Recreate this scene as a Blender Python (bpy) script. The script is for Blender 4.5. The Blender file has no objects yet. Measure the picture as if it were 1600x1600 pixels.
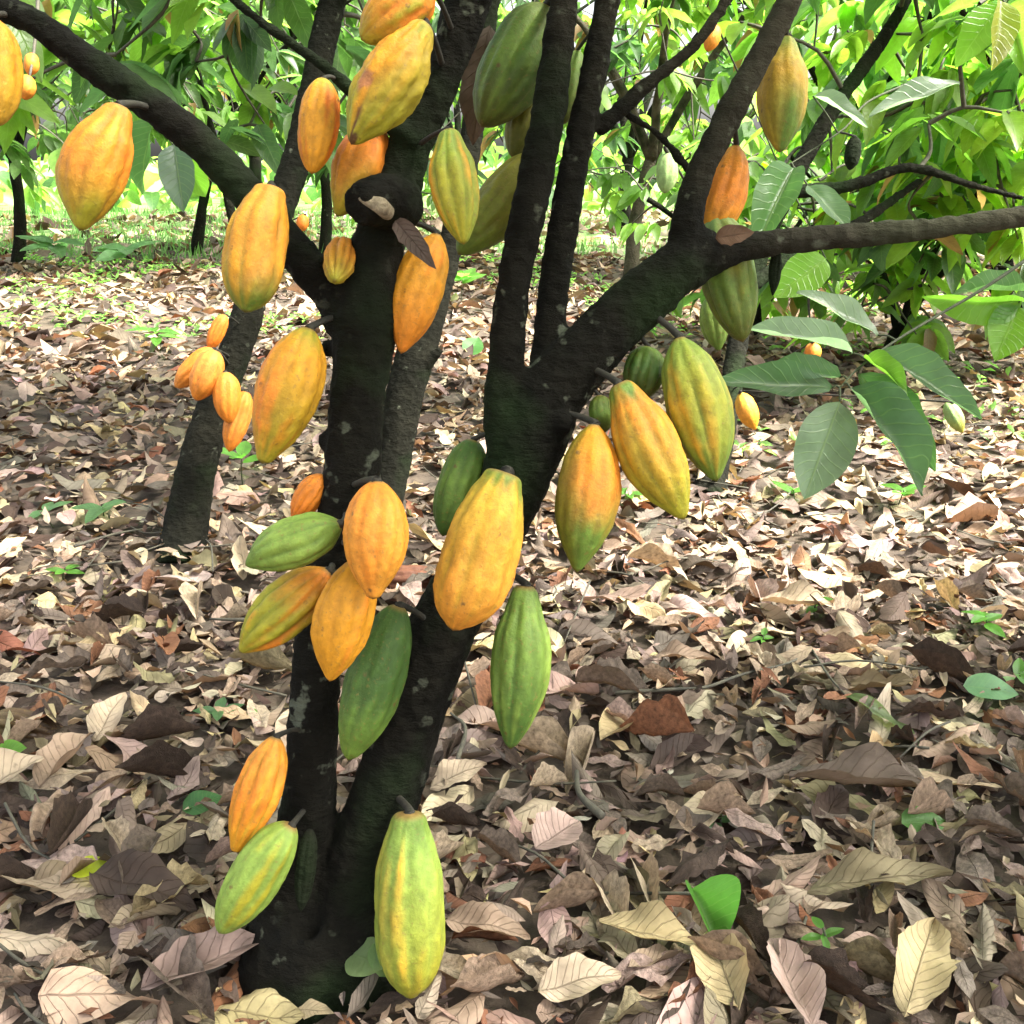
import bpy, bmesh, math, random
import numpy as np
from mathutils import Vector, Matrix

R = math.radians
rng = np.random.default_rng(7)
random.seed(7)
S = bpy.context.scene
COL = S.collection

# ------------------------------------------------------------------ camera, sky, sun, exposure
CAM_H, PITCH, F = 0.9, R(19.3), 1600.0
cam_d = bpy.data.cameras.new("camera")
cam = bpy.data.objects.new("camera", cam_d)
COL.objects.link(cam)
cam.location = (0, 0, CAM_H)
cam.rotation_euler = (R(90) - PITCH, 0, 0)
cam_d.sensor_fit = 'HORIZONTAL'
cam_d.sensor_width = 36
cam_d.lens = 36.0
cam_d.clip_start = 0.02
cam_d.clip_end = 2000
S.camera = cam

SUN_EL, SUN_AZ = R(54), R(104)          # azimuth measured from +Y (into the picture) towards +X
world = bpy.data.worlds.new("World")
S.world = world
world.use_nodes = True
wn = world.node_tree
wn.nodes.clear()
w_out = wn.nodes.new("ShaderNodeOutputWorld")
w_bg = wn.nodes.new("ShaderNodeBackground")
w_sky = wn.nodes.new("ShaderNodeTexSky")
w_sky.sky_type = 'NISHITA'
w_sky.sun_disc = False
w_sky.sun_elevation = SUN_EL
w_sky.sun_rotation = SUN_AZ
w_sky.air_density = 1.0
w_sky.dust_density = 6.0
w_sky.ozone_density = 0.6
w_hs = wn.nodes.new("ShaderNodeHueSaturation")
w_hs.inputs['Saturation'].default_value = 0.32
wn.links.new(w_sky.outputs[0], w_hs.inputs['Color'])
wn.links.new(w_hs.outputs[0], w_bg.inputs['Color'])
w_bg.inputs['Strength'].default_value = 0.15
wn.links.new(w_bg.outputs[0], w_out.inputs['Surface'])

sun_d = bpy.data.lights.new("sun", 'SUN')
sun_d.energy = 5.0
sun_d.angle = R(18)
sun_d.color = (1.0, 0.95, 0.86)
sun = bpy.data.objects.new("sun", sun_d)
COL.objects.link(sun)
sdir = Vector((math.sin(SUN_AZ) * math.cos(SUN_EL), math.cos(SUN_AZ) * math.cos(SUN_EL), math.sin(SUN_EL)))
sun.rotation_euler = sdir.to_track_quat('Z', 'Y').to_euler()
sun.location = sdir * 20

S.view_settings.view_transform = 'Standard'
S.view_settings.look = 'None'
S.view_settings.exposure = 2.42
S.view_settings.gamma = 1
S.cycles.use_denoising = True
S.cycles.max_bounces = 7
S.cycles.diffuse_bounces = 4
S.cycles.transmission_bounces = 4
S.cycles.transparent_max_bounces = 4
S.cycles.sample_clamp_indirect = 6

# ------------------------------------------------------------------ small maths helpers
cp, sp = math.cos(PITCH), math.sin(PITCH)
AX_R = np.array([1.0, 0, 0])
AX_U = np.array([0, sp, cp])
AX_F = np.array([0, cp, -sp])
CAMP = np.array([0, 0, CAM_H])

def W(px, py, d):
    """the point seen at a place of the photograph (1600 px wide), d metres along the viewing axis"""
    return CAMP + AX_F * d + AX_R * ((px - 800) / F * d) + AX_U * ((800 - py) / F * d)

def G(px, py, z=0.0):
    v = AX_F + AX_R * ((px - 800) / F) + AX_U * ((800 - py) / F)
    k = (z - CAM_H) / v[2]
    return CAMP + v * k

def proj(p):
    q = np.asarray(p, float) - CAMP
    d = q @ AX_F
    return 800 + F * (q @ AX_R) / d, 800 - F * (q @ AX_U) / d, d

_nk = []
for _o in range(5):
    r_ = np.random.default_rng(100 + _o)
    _nk.append((r_.normal(size=(14, 3)) * 1.0, r_.uniform(0, 6.28, 14)))

def noise(p, f=1.0, o=0):
    """smooth pseudo random field, about -1..1"""
    k, ph = _nk[o % 5]
    p = np.asarray(p, float) * f
    return np.sin(p @ k.T * 2.2 + ph + o).sum(-1) / 5.2

def lin(c):
    c = np.asarray(c, float) / 255.0
    return np.where(c <= 0.04045, c / 12.92, ((c + 0.055) / 1.055) ** 2.4)

def unit(v):
    v = np.asarray(v, float)
    return v / (np.linalg.norm(v, axis=-1, keepdims=True) + 1e-9)

def catmull(P, n):
    P = np.asarray(P, float)
    Q = np.vstack([2 * P[0] - P[1], P, 2 * P[-1] - P[-2]])
    out = []
    for i in range(len(P) - 1):
        a, b, c, d = Q[i], Q[i + 1], Q[i + 2], Q[i + 3]
        for t in np.linspace(0, 1, n, endpoint=False):
            out.append(0.5 * ((2 * b) + (-a + c) * t + (2 * a - 5 * b + 4 * c - d) * t * t + (-a + 3 * b - 3 * c + d) * t ** 3))
    out.append(P[-1])
    return np.array(out)

# ------------------------------------------------------------------ mesh helpers
def mesh(name, V, Fq, mat=None, parent=None, uv=None, col=None, smooth=True, origin=None):
    """V (n,3); Fq (m,k) face array or list of arrays; uv per vertex; col per vertex"""
    V = np.asarray(V, float)
    org = np.zeros(3) if origin is None else np.asarray(origin, float)
    me = bpy.data.meshes.new(name)
    Fl = Fq if isinstance(Fq, list) else [Fq]
    Fl = [np.asarray(f, np.int32) for f in Fl if len(f)]
    loops = np.concatenate([f.ravel() for f in Fl])
    tot = np.concatenate([np.full(len(f), f.shape[1], np.int32) for f in Fl])
    start = np.concatenate([[0], np.cumsum(tot)[:-1]]).astype(np.int32)
    me.vertices.add(len(V))
    me.vertices.foreach_set("co", (V - org).astype(np.float32).ravel())
    me.loops.add(len(loops))
    me.loops.foreach_set("vertex_index", loops)
    me.polygons.add(len(tot))
    me.polygons.foreach_set("loop_start", start)
    me.polygons.foreach_set("loop_total", tot)
    if smooth:
        me.polygons.foreach_set("use_smooth", np.ones(len(tot), bool))
    me.update(calc_edges=True)
    if uv is not None:
        l = me.uv_layers.new(name="UVMap")
        l.data.foreach_set("uv", np.asarray(uv, np.float32)[loops].ravel())
    if col is not None:
        a = me.color_attributes.new("col", 'FLOAT_COLOR', 'POINT')
        c4 = np.ones((len(V), 4), np.float32)
        c4[:, :3] = col
        a.data.foreach_set("color", c4.ravel())
    me.validate()
    if mat:
        me.materials.append(mat)
    o = bpy.data.objects.new(name, me)
    COL.objects.link(o)
    if parent is not None:
        o.parent = parent
        o.location = Vector(org) - parent.location
    else:
        o.location = org
    return o

def empty(name, loc):
    o = bpy.data.objects.new(name, None)
    o.location = Vector(loc)
    o.empty_display_size = 0.05
    COL.objects.link(o)
    return o

def tag(o, label=None, cat=None, group=None, kind=None):
    if label: o['label'] = label
    if cat: o['category'] = cat
    if group: o['group'] = group
    if kind: o['kind'] = kind
    return o

def tube_geo(P, rad, sides=10, cap=True, n=4, rough=0.0):
    """V, quads, tris of a tube along points with radii"""
    PR = catmull(np.column_stack([P, rad]), n) if n > 1 else np.column_stack([P, rad])
    C, r = PR[:, :3], np.maximum(PR[:, 3], 1e-4)
    T = np.gradient(C, axis=0)
    T = unit(T)
    ref = np.array([0.31, 0.92, 0.21]) if abs(T[0][2]) > .5 else np.array([0, 0, 1.0])
    A = unit(np.cross(T, ref)); B = np.cross(T, A)
    th = np.linspace(0, 2 * math.pi, sides, endpoint=False)
    V = C[:, None] + r[:, None, None] * (A[:, None] * np.cos(th)[None, :, None] + B[:, None] * np.sin(th)[None, :, None])
    V = V.reshape(-1, 3)
    if rough:
        V = V + unit(V - np.repeat(C, sides, 0)) * (noise(V, 1 / 0.035)[:, None] * rough)
    m = len(C)
    i = np.arange(m - 1)[:, None] * sides + np.arange(sides)[None]
    j = np.arange(m - 1)[:, None] * sides + (np.arange(sides)[None] + 1) % sides
    Q = np.stack([i, j, j + sides, i + sides], -1).reshape(-1, 4)
    Tr = np.zeros((0, 3), int)
    if cap:
        a, b = len(V), len(V) + 1
        V = np.vstack([V, C[0], C[-1]])
        k = np.arange(sides); k2 = (k + 1) % sides
        o2 = (m - 1) * sides
        Tr = np.vstack([np.stack([np.full(sides, a), k2, k], -1), np.stack([np.full(sides, b), o2 + k, o2 + k2], -1)])
    return V, Q, Tr

class Geo:
    def __init__(s): s.V = []; s.Q = []; s.T = []; s.n = 0
    def add(s, V, Q, T=None):
        s.V.append(V)
        if len(Q): s.Q.append(np.asarray(Q) + s.n)
        if T is not None and len(T): s.T.append(np.asarray(T) + s.n)
        s.n += len(V)
    def tube(s, P, rad, **k): s.add(*tube_geo(np.asarray(P, float), np.asarray(rad, float), **k))
    def build(s, name, mat, parent=None, origin=None):
        F_ = []
        if s.Q: F_.append(np.vstack(s.Q))
        if s.T: F_.append(np.vstack(s.T))
        return mesh(name, np.vstack(s.V), F_, mat, parent, origin=origin)

# ------------------------------------------------------------------ materials
def newmat(name):
    m = bpy.data.materials.new(name); m.use_nodes = True
    nt = m.node_tree; nt.nodes.clear()
    out = nt.nodes.new("ShaderNodeOutputMaterial")
    b = nt.nodes.new("ShaderNodeBsdfPrincipled")
    nt.links.new(b.outputs[0], out.inputs[0])
    def N(t, **kw):
        n = nt.nodes.new(t)
        for k, v in kw.items():
            if k.startswith('i_'): n.inputs[k[2:].replace('_', ' ')].default_value = v
            else: setattr(n, k, v)
        return n
    return m, nt, b, out, N, nt.links.new

def mixrgb(N, L, a, b, f, blend='MIX'):
    n = N("ShaderNodeMix", data_type='RGBA', blend_type=blend)
    for sock, v in ((n.inputs['Factor'], f), (n.inputs['A'], a), (n.inputs['B'], b)):
        if hasattr(v, 'links') or isinstance(v, bpy.types.NodeSocket): L(v, sock)
        elif isinstance(v, (int, float)): sock.default_value = v
        else: sock.default_value = (*v, 1) if len(v) == 3 else v
    return n.outputs['Result']

def ramp(N, L, src, stops):
    n = N("ShaderNodeValToRGB")
    e = n.color_ramp.elements
    while len(e) < len(stops): e.new(0.5)
    for k, (p, c) in enumerate(stops):
        e[k].position = p
        e[k].color = (c, c, c, 1) if isinstance(c, (int, float)) else (*c, 1)
    L(src, n.inputs[0])
    return n.outputs[0]

def math_(N, L, op, a, b=None, c=None):
    n = N("ShaderNodeMath", operation=op)
    for i, v in enumerate((a, b, c)):
        if v is None: continue
        if isinstance(v, (int, float)): n.inputs[i].default_value = v
        else: L(v, n.inputs[i])
    return n.outputs[0]

def bark_material(name, base=(0.0040, 0.0036, 0.0022), light=(0.011, 0.0095, 0.006), moss=(0.009, 0.018, 0.005), lichen=0.62, tone=None):
    m, nt, b, out, N, L = newmat(name)
    g = N("ShaderNodeTexCoord").outputs['Object']
    n1 = N("ShaderNodeTexNoise", i_Scale=14.0, i_Detail=6.0, i_Roughness=0.65); L(g, n1.inputs['Vector'])
    n2 = N("ShaderNodeTexNoise", i_Scale=5.0, i_Detail=4.0); L(g, n2.inputs['Vector'])
    n3 = N("ShaderNodeTexNoise", i_Scale=38.0, i_Detail=3.0); L(g, n3.inputs['Vector'])
    mp = N("ShaderNodeMapping"); mp.inputs['Scale'].default_value = (45, 45, 110); L(g, mp.inputs['Vector'])
    n4 = N("ShaderNodeTexNoise", i_Scale=1.0, i_Detail=5.0, i_Roughness=0.7); L(mp.outputs[0], n4.inputs['Vector'])
    v = N("ShaderNodeTexVoronoi", i_Scale=65.0); L(g, v.inputs['Vector'])
    c = mixrgb(N, L, base, light, ramp(N, L, n1.outputs[0], [(0.42, 0.0), (0.78, 0.75)]))
    c = mixrgb(N, L, c, moss, ramp(N, L, n2.outputs[0], [(0.5, 0.0), (0.66, 0.85)]))
    if tone is not None:      # upper limbs are younger: paler grey-brown bark
        sx = N("ShaderNodeSeparateXYZ"); L(g, sx.inputs[0])
        t = math_(N, L, 'MULTIPLY_ADD', sx.outputs['X'], tone[0], tone[2])
        t = math_(N, L, 'ADD', t, math_(N, L, 'MULTIPLY', sx.outputs['Z'], tone[1]))
        t = math_(N, L, 'ADD', t, math_(N, L, 'MULTIPLY', n1.outputs[0], 0.3))
        c = mixrgb(N, L, c, mixrgb(N, L, (0.042, 0.037, 0.024), (0.085, 0.075, 0.052), n3.outputs[0]), ramp(N, L, t, [(0.35, 0.0), (0.85, 0.9)]))
    li = math_(N, L, 'MULTIPLY', ramp(N, L, n3.outputs[0], [(lichen, 0.0), (lichen + 0.05, 1.0)]), ramp(N, L, n2.outputs[0], [(0.42, 1.0), (0.52, 0.0)]))
    c = mixrgb(N, L, c, (0.11, 0.12, 0.085), math_(N, L, 'MULTIPLY', li, 0.6))
    L(c, b.inputs['Base Color'])
    b.inputs['Roughness'].default_value = 0.92
    b.inputs['Specular IOR Level'].default_value = 0.12
    h = math_(N, L, 'ADD', n4.outputs[0], math_(N, L, 'MULTIPLY', v.outputs['Distance'], 0.5))
    bp = N("ShaderNodeBump", i_Strength=1.0, i_Distance=0.009); L(h, bp.inputs['Height']); L(bp.outputs[0], b.inputs['Normal'])
    return m

M_BARK = bark_material("bark_main", tone=(1.25, 1.0, -1.15))
M_BARK2 = bark_material("bark_neighbour", base=(0.006, 0.006, 0.0035), light=(0.018, 0.017, 0.011), lichen=0.66)
M_BARKP = bark_material("bark_pale", base=(0.06, 0.05, 0.035), light=(0.16, 0.14, 0.10))

def leaf_material(name, trans=0.5, dry=False, rough=0.42):
    """surface colour from the 'col' attribute; midrib and side veins from the UVs"""
    m, nt, b, out, N, L = newmat(name)
    at = N("ShaderNodeAttribute", attribute_name="col").outputs['Color']
    uvn = N("ShaderNodeUVMap", uv_map="UVMap").outputs[0]
    sx = N("ShaderNodeSeparateXYZ"); L(uvn, sx.inputs[0])
    u, v = sx.outputs['X'], sx.outputs['Y']            # u along 0..1, v across -1..1
    av = math_(N, L, 'ABSOLUTE', v)
    mid = ramp(N, L, av, [(0.0, 1.0), (0.05, 0.0)])
    g0 = N("ShaderNodeTexCoord").outputs['Object']
    nd = N("ShaderNodeTexNoise", i_Scale=22.0, i_Detail=2.0); L(g0, nd.inputs['Vector'])
    ph = math_(N, L, 'SUBTRACT', math_(N, L, 'ADD', math_(N, L, 'MULTIPLY', u, 10.0), math_(N, L, 'MULTIPLY', nd.outputs[0], 1.6)), math_(N, L, 'MULTIPLY', av, 2.0))
    fr = math_(N, L, 'FRACT', ph)
    dv = math_(N, L, 'ABSOLUTE', math_(N, L, 'SUBTRACT', fr, 0.5))
    vein = ramp(N, L, dv, [(0.0, 1.0), (0.09, 0.0)])
    vv = math_(N, L, 'MAXIMUM', mid, math_(N, L, 'MULTIPLY', vein, 0.55))
    g = N("ShaderNodeTexCoord").outputs['Object']
    n1 = N("ShaderNodeTexNoise", i_Scale=14.0 if dry else 26.0, i_Detail=5.0, i_Roughness=0.6); L(g, n1.inputs['Vector'])
    n2 = N("ShaderNodeTexNoise", i_Scale=70.0 if dry else 120.0, i_Detail=3.0); L(g, n2.inputs['Vector'])
    if dry:
        f = ramp(N, L, n1.outputs[0], [(0.3, 0.5), (0.72, 1.3)])
        c = mixrgb(N, L, at, f, 1.0, 'MULTIPLY')
        sp_ = ramp(N, L, n2.outputs[0], [(0.66, 0.0), (0.78, 0.4)])
        c = mixrgb(N, L, c, (0.035, 0.022, 0.014), sp_)
        c = mixrgb(N, L, c, (0.075, 0.045, 0.025), math_(N, L, 'MULTIPLY', vv, 0.4))
    else:
        f = ramp(N, L, n1.outputs[0], [(0.3, 0.8), (0.7, 1.15)])
        c = mixrgb(N, L, at, f, 1.0, 'MULTIPLY')
        c = mixrgb(N, L, c, (0.26, 0.38, 0.12), math_(N, L, 'MULTIPLY', vv, 0.22))
    L(c, b.inputs['Base Color'])
    b.inputs['Roughness'].default_value = rough
    b.inputs['Specular IOR Level'].default_value = 0.25 if dry else 0.5
    hh = math_(N, L, 'ADD', math_(N, L, 'MULTIPLY', vv, 0.6), math_(N, L, 'MULTIPLY', n2.outputs[0], 0.6 if dry else 0.15))
    bp = N("ShaderNodeBump", i_Strength=0.8, i_Distance=0.004 if dry else 0.002); L(hh, bp.inputs['Height']); L(bp.outputs[0], b.inputs['Normal'])
    tr = N("ShaderNodeBsdfTranslucent")
    tc = mixrgb(N, L, c, (1.7, 1.25, 0.8) if dry else (2.7, 2.9, 2.1), 1.0, 'MULTIPLY')
    L(tc, tr.inputs['Color'])
    mx = N("ShaderNodeMixShader"); mx.inputs[0].default_value = trans
    L(b.outputs[0], mx.inputs[1]); L(tr.outputs[0], mx.inputs[2]); L(mx.outputs[0], out.inputs[0])
    return m

M_LEAF = leaf_material("green_leaf", 0.58)
M_DRY = leaf_material("dry_leaf", 0.12, dry=True, rough=0.75)

def pod_material():
    m, nt, b, out, N, L = newmat("pod_skin")
    at = N("ShaderNodeAttribute", attribute_name="col").outputs['Color']
    g = N("ShaderNodeTexCoord").outputs['Object']
    n1 = N("ShaderNodeTexNoise", i_Scale=75.0, i_Detail=6.0, i_Roughness=0.7); L(g, n1.inputs['Vector'])
    n2 = N("ShaderNodeTexNoise", i_Scale=260.0, i_Detail=3.0); L(g, n2.inputs['Vector'])
    v = N("ShaderNodeTexVoronoi", i_Scale=42.0, i_Randomness=1.0); L(g, v.inputs['Vector'])
    c = mixrgb(N, L, at, ramp(N, L, n1.outputs[0], [(0.32, 0.74), (0.66, 1.14)]), 1.0, 'MULTIPLY')
    dots = math_(N, L, 'MULTIPLY', ramp(N, L, v.outputs['Distance'], [(0.07, 1.0), (0.14, 0.0)]), ramp(N, L, n1.outputs[0], [(0.48, 0.0), (0.54, 0.8)]))
    c = mixrgb(N, L, c, (0.09, 0.05, 0.015), dots)
    c = mixrgb(N, L, c, (0.17, 0.11, 0.03), ramp(N, L, n2.outputs[0], [(0.60, 0.0), (0.72, 0.55)]))
    L(c, b.inputs['Base Color'])
    b.inputs['Roughness'].default_value = 0.58
    b.inputs['Specular IOR Level'].default_value = 0.28
    hh = math_(N, L, 'ADD', n1.outputs[0], math_(N, L, 'MULTIPLY', n2.outputs[0], 0.25))
    bp = N("ShaderNodeBump", i_Strength=0.55, i_Distance=0.0035); L(hh, bp.inputs['Height']); L(bp.outputs[0], b.inputs['Normal'])
    return m
M_POD = pod_material()

def plain(name, c1, c2, scale=30, rough=0.8, bump=0.002):
    m, nt, b, out, N, L = newmat(name)
    g = N("ShaderNodeTexCoord").outputs['Object']
    n1 = N("ShaderNodeTexNoise", i_Scale=float(scale), i_Detail=6.0, i_Roughness=0.65); L(g, n1.inputs['Vector'])
    L(mixrgb(N, L, c1, c2, ramp(N, L, n1.outputs[0], [(0.35, 0.0), (0.68, 1.0)])), b.inputs['Base Color'])
    b.inputs['Roughness'].default_value = rough
    bp = N("ShaderNodeBump", i_Strength=0.8, i_Distance=bump); L(n1.outputs[0], bp.inputs['Height']); L(bp.outputs[0], b.inputs['Normal'])
    return m
M_STALK = plain("stalk_wood", (0.007, 0.006, 0.003), (0.022, 0.018, 0.009), 90)
M_TWIG = plain("twig_bark", (0.03, 0.028, 0.02), (0.08, 0.07, 0.045), 60)
M_GTWIG = plain("green_twig", (0.02, 0.028, 0.01), (0.045, 0.055, 0.02), 60)
M_CUT = plain("cut_wood", (0.10, 0.075, 0.045), (0.30, 0.24, 0.15), 110, 0.9, 0.006)
M_SOIL = plain("soil", (0.030, 0.021, 0.014), (0.085, 0.062, 0.042), 16, 0.95, 0.012)

# ------------------------------------------------------------------ ground
def gh(x, y):
    """ground height"""
    p = np.stack([np.asarray(x, float), np.asarray(y, float), np.zeros_like(np.asarray(x, float))], -1)
    d = np.hypot(p[..., 0], p[..., 1])
    h = 0.018 * noise(p, 1.1, 1) + 0.010 * noise(p, 4.0, 2)
    h = h + 0.16 * np.exp(-(((p[..., 0] + 3.2) / 1.1) ** 2 + ((p[..., 1] - 6.0) / 1.0) ** 2))
    base = G(480, 1520)
    h = h * (1 - np.exp(-((p[..., 0] - base[0]) ** 2 + (p[..., 1] - base[1]) ** 2) / 0.02))
    return h

def build_ground():
    a = np.concatenate([-np.geomspace(120, 4, 14), np.linspace(-3.8, 3.8, 90), np.geomspace(4, 120, 14)])
    b = np.concatenate([-np.geomspace(60, 2, 8), np.linspace(-1.8, 9, 140), np.geomspace(9.3, 140, 14)])
    X, Y = np.meshgrid(a, b)
    Z = gh(X, Y)
    far = np.hypot(X, Y)
    Z = np.where(far > 30, 0, Z) - 0.004
    V = np.stack([X, Y, Z], -1).reshape(-1, 3)
    n = len(a)
    i = (np.arange(len(b) - 1)[:, None] * n + np.arange(n - 1)[None]).ravel()
    Q = np.stack([i, i + 1, i + n + 1, i + n], -1)
    o = mesh("ground", V, Q, M_SOIL)
    tag(o, "dark brown soil of the plantation floor under the litter", "ground", kind="structure")
def ground_material():
    m, nt, b, out, N, L = newmat("ground_soil")
    g = N("ShaderNodeTexCoord").outputs['Object']
    n1 = N("ShaderNodeTexNoise", i_Scale=16.0, i_Detail=6.0, i_Roughness=0.65); L(g, n1.inputs['Vector'])
    n2 = N("ShaderNodeTexNoise", i_Scale=0.6, i_Detail=4.0); L(g, n2.inputs['Vector'])
    sx = N("ShaderNodeSeparateXYZ"); L(g, sx.inputs[0])
    f = math_(N, L, 'ADD', math_(N, L, 'MULTIPLY', sx.outputs['Y'], 0.1), n2.outputs[0])
    c = mixrgb(N, L, (0.030, 0.021, 0.014), (0.085, 0.062, 0.042), ramp(N, L, n1.outputs[0], [(.35, 0.0), (.68, 1.0)]))
    gr = mixrgb(N, L, (0.09, 0.16, 0.04), (0.16, 0.25, 0.07), n1.outputs[0])
    mr = N("ShaderNodeMapRange"); mr.inputs['From Min'].default_value = 1.5; mr.inputs['From Max'].default_value = 1.75; L(f, mr.inputs['Value'])
    L(mixrgb(N, L, c, gr, mr.outputs[0]), b.inputs['Base Color'])
    b.inputs['Roughness'].default_value = 0.95
    bp = N("ShaderNodeBump", i_Strength=0.8, i_Distance=0.012); L(n1.outputs[0], bp.inputs['Height']); L(bp.outputs[0], b.inputs['Normal'])
    return m
M_SOIL = ground_material()
build_ground()

# ------------------------------------------------------------------ leaves (green and dry), stamped from templates
def leaf_template(nl=6, nw=2, fold=0.12, droop=0.25, wave=0.0, seed=0, wpos=0.45, curl=0.0, crumple=0.0, torn=0.0, twist=0.0, tipx=0.0):
    """unit leaf: length 1 along +Y, half width 1 (scaled later) along X, normal +Z. returns V, Q, UV"""
    r = np.random.default_rng(seed)
    t = np.linspace(0, 1, nl + 1)
    s = np.linspace(-1, 1, 2 * nw + 1)
    Tt, Ss = np.meshgrid(t, s, indexing='ij')
    wpr = np.sin(np.pi * np.clip(Tt, 0, 1) ** (math.log(0.5) / math.log(wpos))) ** 0.72
    wpr = wpr * (1 - 0.25 * np.clip((Tt - .8) / .2, 0, 1)) + 0.012
    if torn:
        for sg in (-1, 1):
            jag = 1 - torn * np.abs(np.sin(Tt * r.uniform(6, 15) + r.uniform(0, 6))) * r.uniform(.2, 1) - torn * 0.5 * r.random(nl + 1)[:, None]
            wpr = np.where(np.sign(Ss) == sg, wpr * np.clip(jag, .25, 1), wpr)
    X = Ss * wpr
    Y = Tt.copy()
    Z = .32 * fold * np.abs(X) - droop * Tt ** 2
    if wave:
        Z += .6 * wave * np.abs(Ss) * np.sin(Tt * r.uniform(9, 14) + np.sign(Ss) * r.uniform(0, 3) + r.uniform(0, 6))
    if curl:
        Z += .32 * curl * (np.abs(X) ** 1.7) * (0.6 + 0.8 * Tt) * r.choice([1, 1, -0.6])
        X = X * (1 - 0.3 * abs(curl) * np.abs(Ss) ** 2)
    if crumple:
        pp = np.stack([X * 0.5, Y, np.full_like(X, seed * 1.7)], -1)
        Z += crumple * noise(pp, 2.6, seed % 5) + crumple * 0.4 * noise(pp, 7.0, (seed + 1) % 5)
    if twist:
        a = twist * (Tt - .5)
        X, Z = X * np.cos(a) - Z * np.sin(a) * .5, Z + X * np.sin(a) * .5
    X = X + tipx * Tt ** 2
    m = 2 * nw + 1
    i = (np.arange(nl)[:, None] * m + np.arange(2 * nw)[None]).ravel()
    Q = np.stack([i, i + 1, i + m + 1, i + m], -1)
    V = np.stack([X.ravel(), Y.ravel(), Z.ravel()], -1)
    return V, Q, np.stack([Tt.ravel(), Ss.ravel()], -1)

def stamp(templates, pos, L, Nn, length, halfw, cols, pick=None):
    """place many leaves. pos,L,Nn (n,3), length/halfw (n,), cols (n,3) -> V,Q,UV,C"""
    n = len(pos)
    L = unit(L); X = unit(np.cross(L, Nn)); Nn = np.cross(X, L)
    if pick is None: pick = rng.integers(0, len(templates), n)
    Vs, Qs, Us, Cs, off = [], [], [], [], 0
    for k, (TV, TQ, TU) in enumerate(templates):
        idx = np.where(pick == k)[0]
        if not len(idx): continue
        a = X[idx][:, None] * (TV[None, :, 0, None] * halfw[idx][:, None, None])
        b = L[idx][:, None] * (TV[None, :, 1, None] * length[idx][:, None, None])
        c = Nn[idx][:, None] * (TV[None, :, 2, None] * length[idx][:, None, None])
        V = pos[idx][:, None] + a + b + c
        m = len(TV)
        Q = TQ[None] + (np.arange(len(idx)) * m)[:, None, None] + off
        Vs.append(V.reshape(-1, 3)); Qs.append(Q.reshape(-1, 4))
        Us.append(np.tile(TU, (len(idx), 1))); Cs.append(np.repeat(cols[idx], m, 0))
        off += m * len(idx)
    return np.vstack(Vs), np.vstack(Qs), np.vstack(Us), np.vstack(Cs)

GREEN_T = [leaf_template(6, 1, f, d, w_, s, tipx=tx) for f, d, w_, s, tx in
           ((.25, .18, .02, 1, .05), (.35, .35, .03, 2, -.06), (.15, .10, .03, 3, .0), (.3, .5, .02, 4, .08), (.1, .28, .04, 5, -.03))]

def sprays(pts, outs, k=(5, 9), size=(0.12, 0.23), greens=None, droop=0.5, dead=0.03):
    """whorls of hanging cacao leaves round each twig end"""
    P, Ld, Nd, Ln, Hw, Cc = [], [], [], [], [], []
    greens = greens if greens is not None else [(.045, .095, .018), (.06, .13, .02), (.035, .075, .02), (.075, .15, .022)]
    for p, o in zip(pts, outs):
        n = rng.integers(*k)
        o = unit(o)
        side = unit(np.cross(o, [0, 0, 1.0]) + 1e-6)
        tone = rng.uniform(.75, 1.3)
        gc = np.array(greens[rng.integers(len(greens))])
        for j in range(n):
            a = rng.uniform(-1.9, 1.9)
            d = o * math.cos(a) + side * math.sin(a)
            d = d + np.array([0, 0, -rng.uniform(0.1, 1.5) * droop])
            P.append(p - o * rng.uniform(0, 0.16) + rng.normal(size=3) * 0.012)
            Ld.append(d)
            Nd.append(np.array([rng.normal() * .35, rng.normal() * .35, 1.0]))
            l = rng.uniform(*size)
            Ln.append(l); Hw.append(l * rng.uniform(.16, .22))
            if rng.random() < dead: Cc.append(np.array([.20, .11, .05]) * rng.uniform(.6, 1.3))
            else: Cc.append(gc * tone * rng.uniform(.8, 1.25))
    return [np.array(a) for a in (P, Ld, Nd, Ln, Hw, Cc)]

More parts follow.
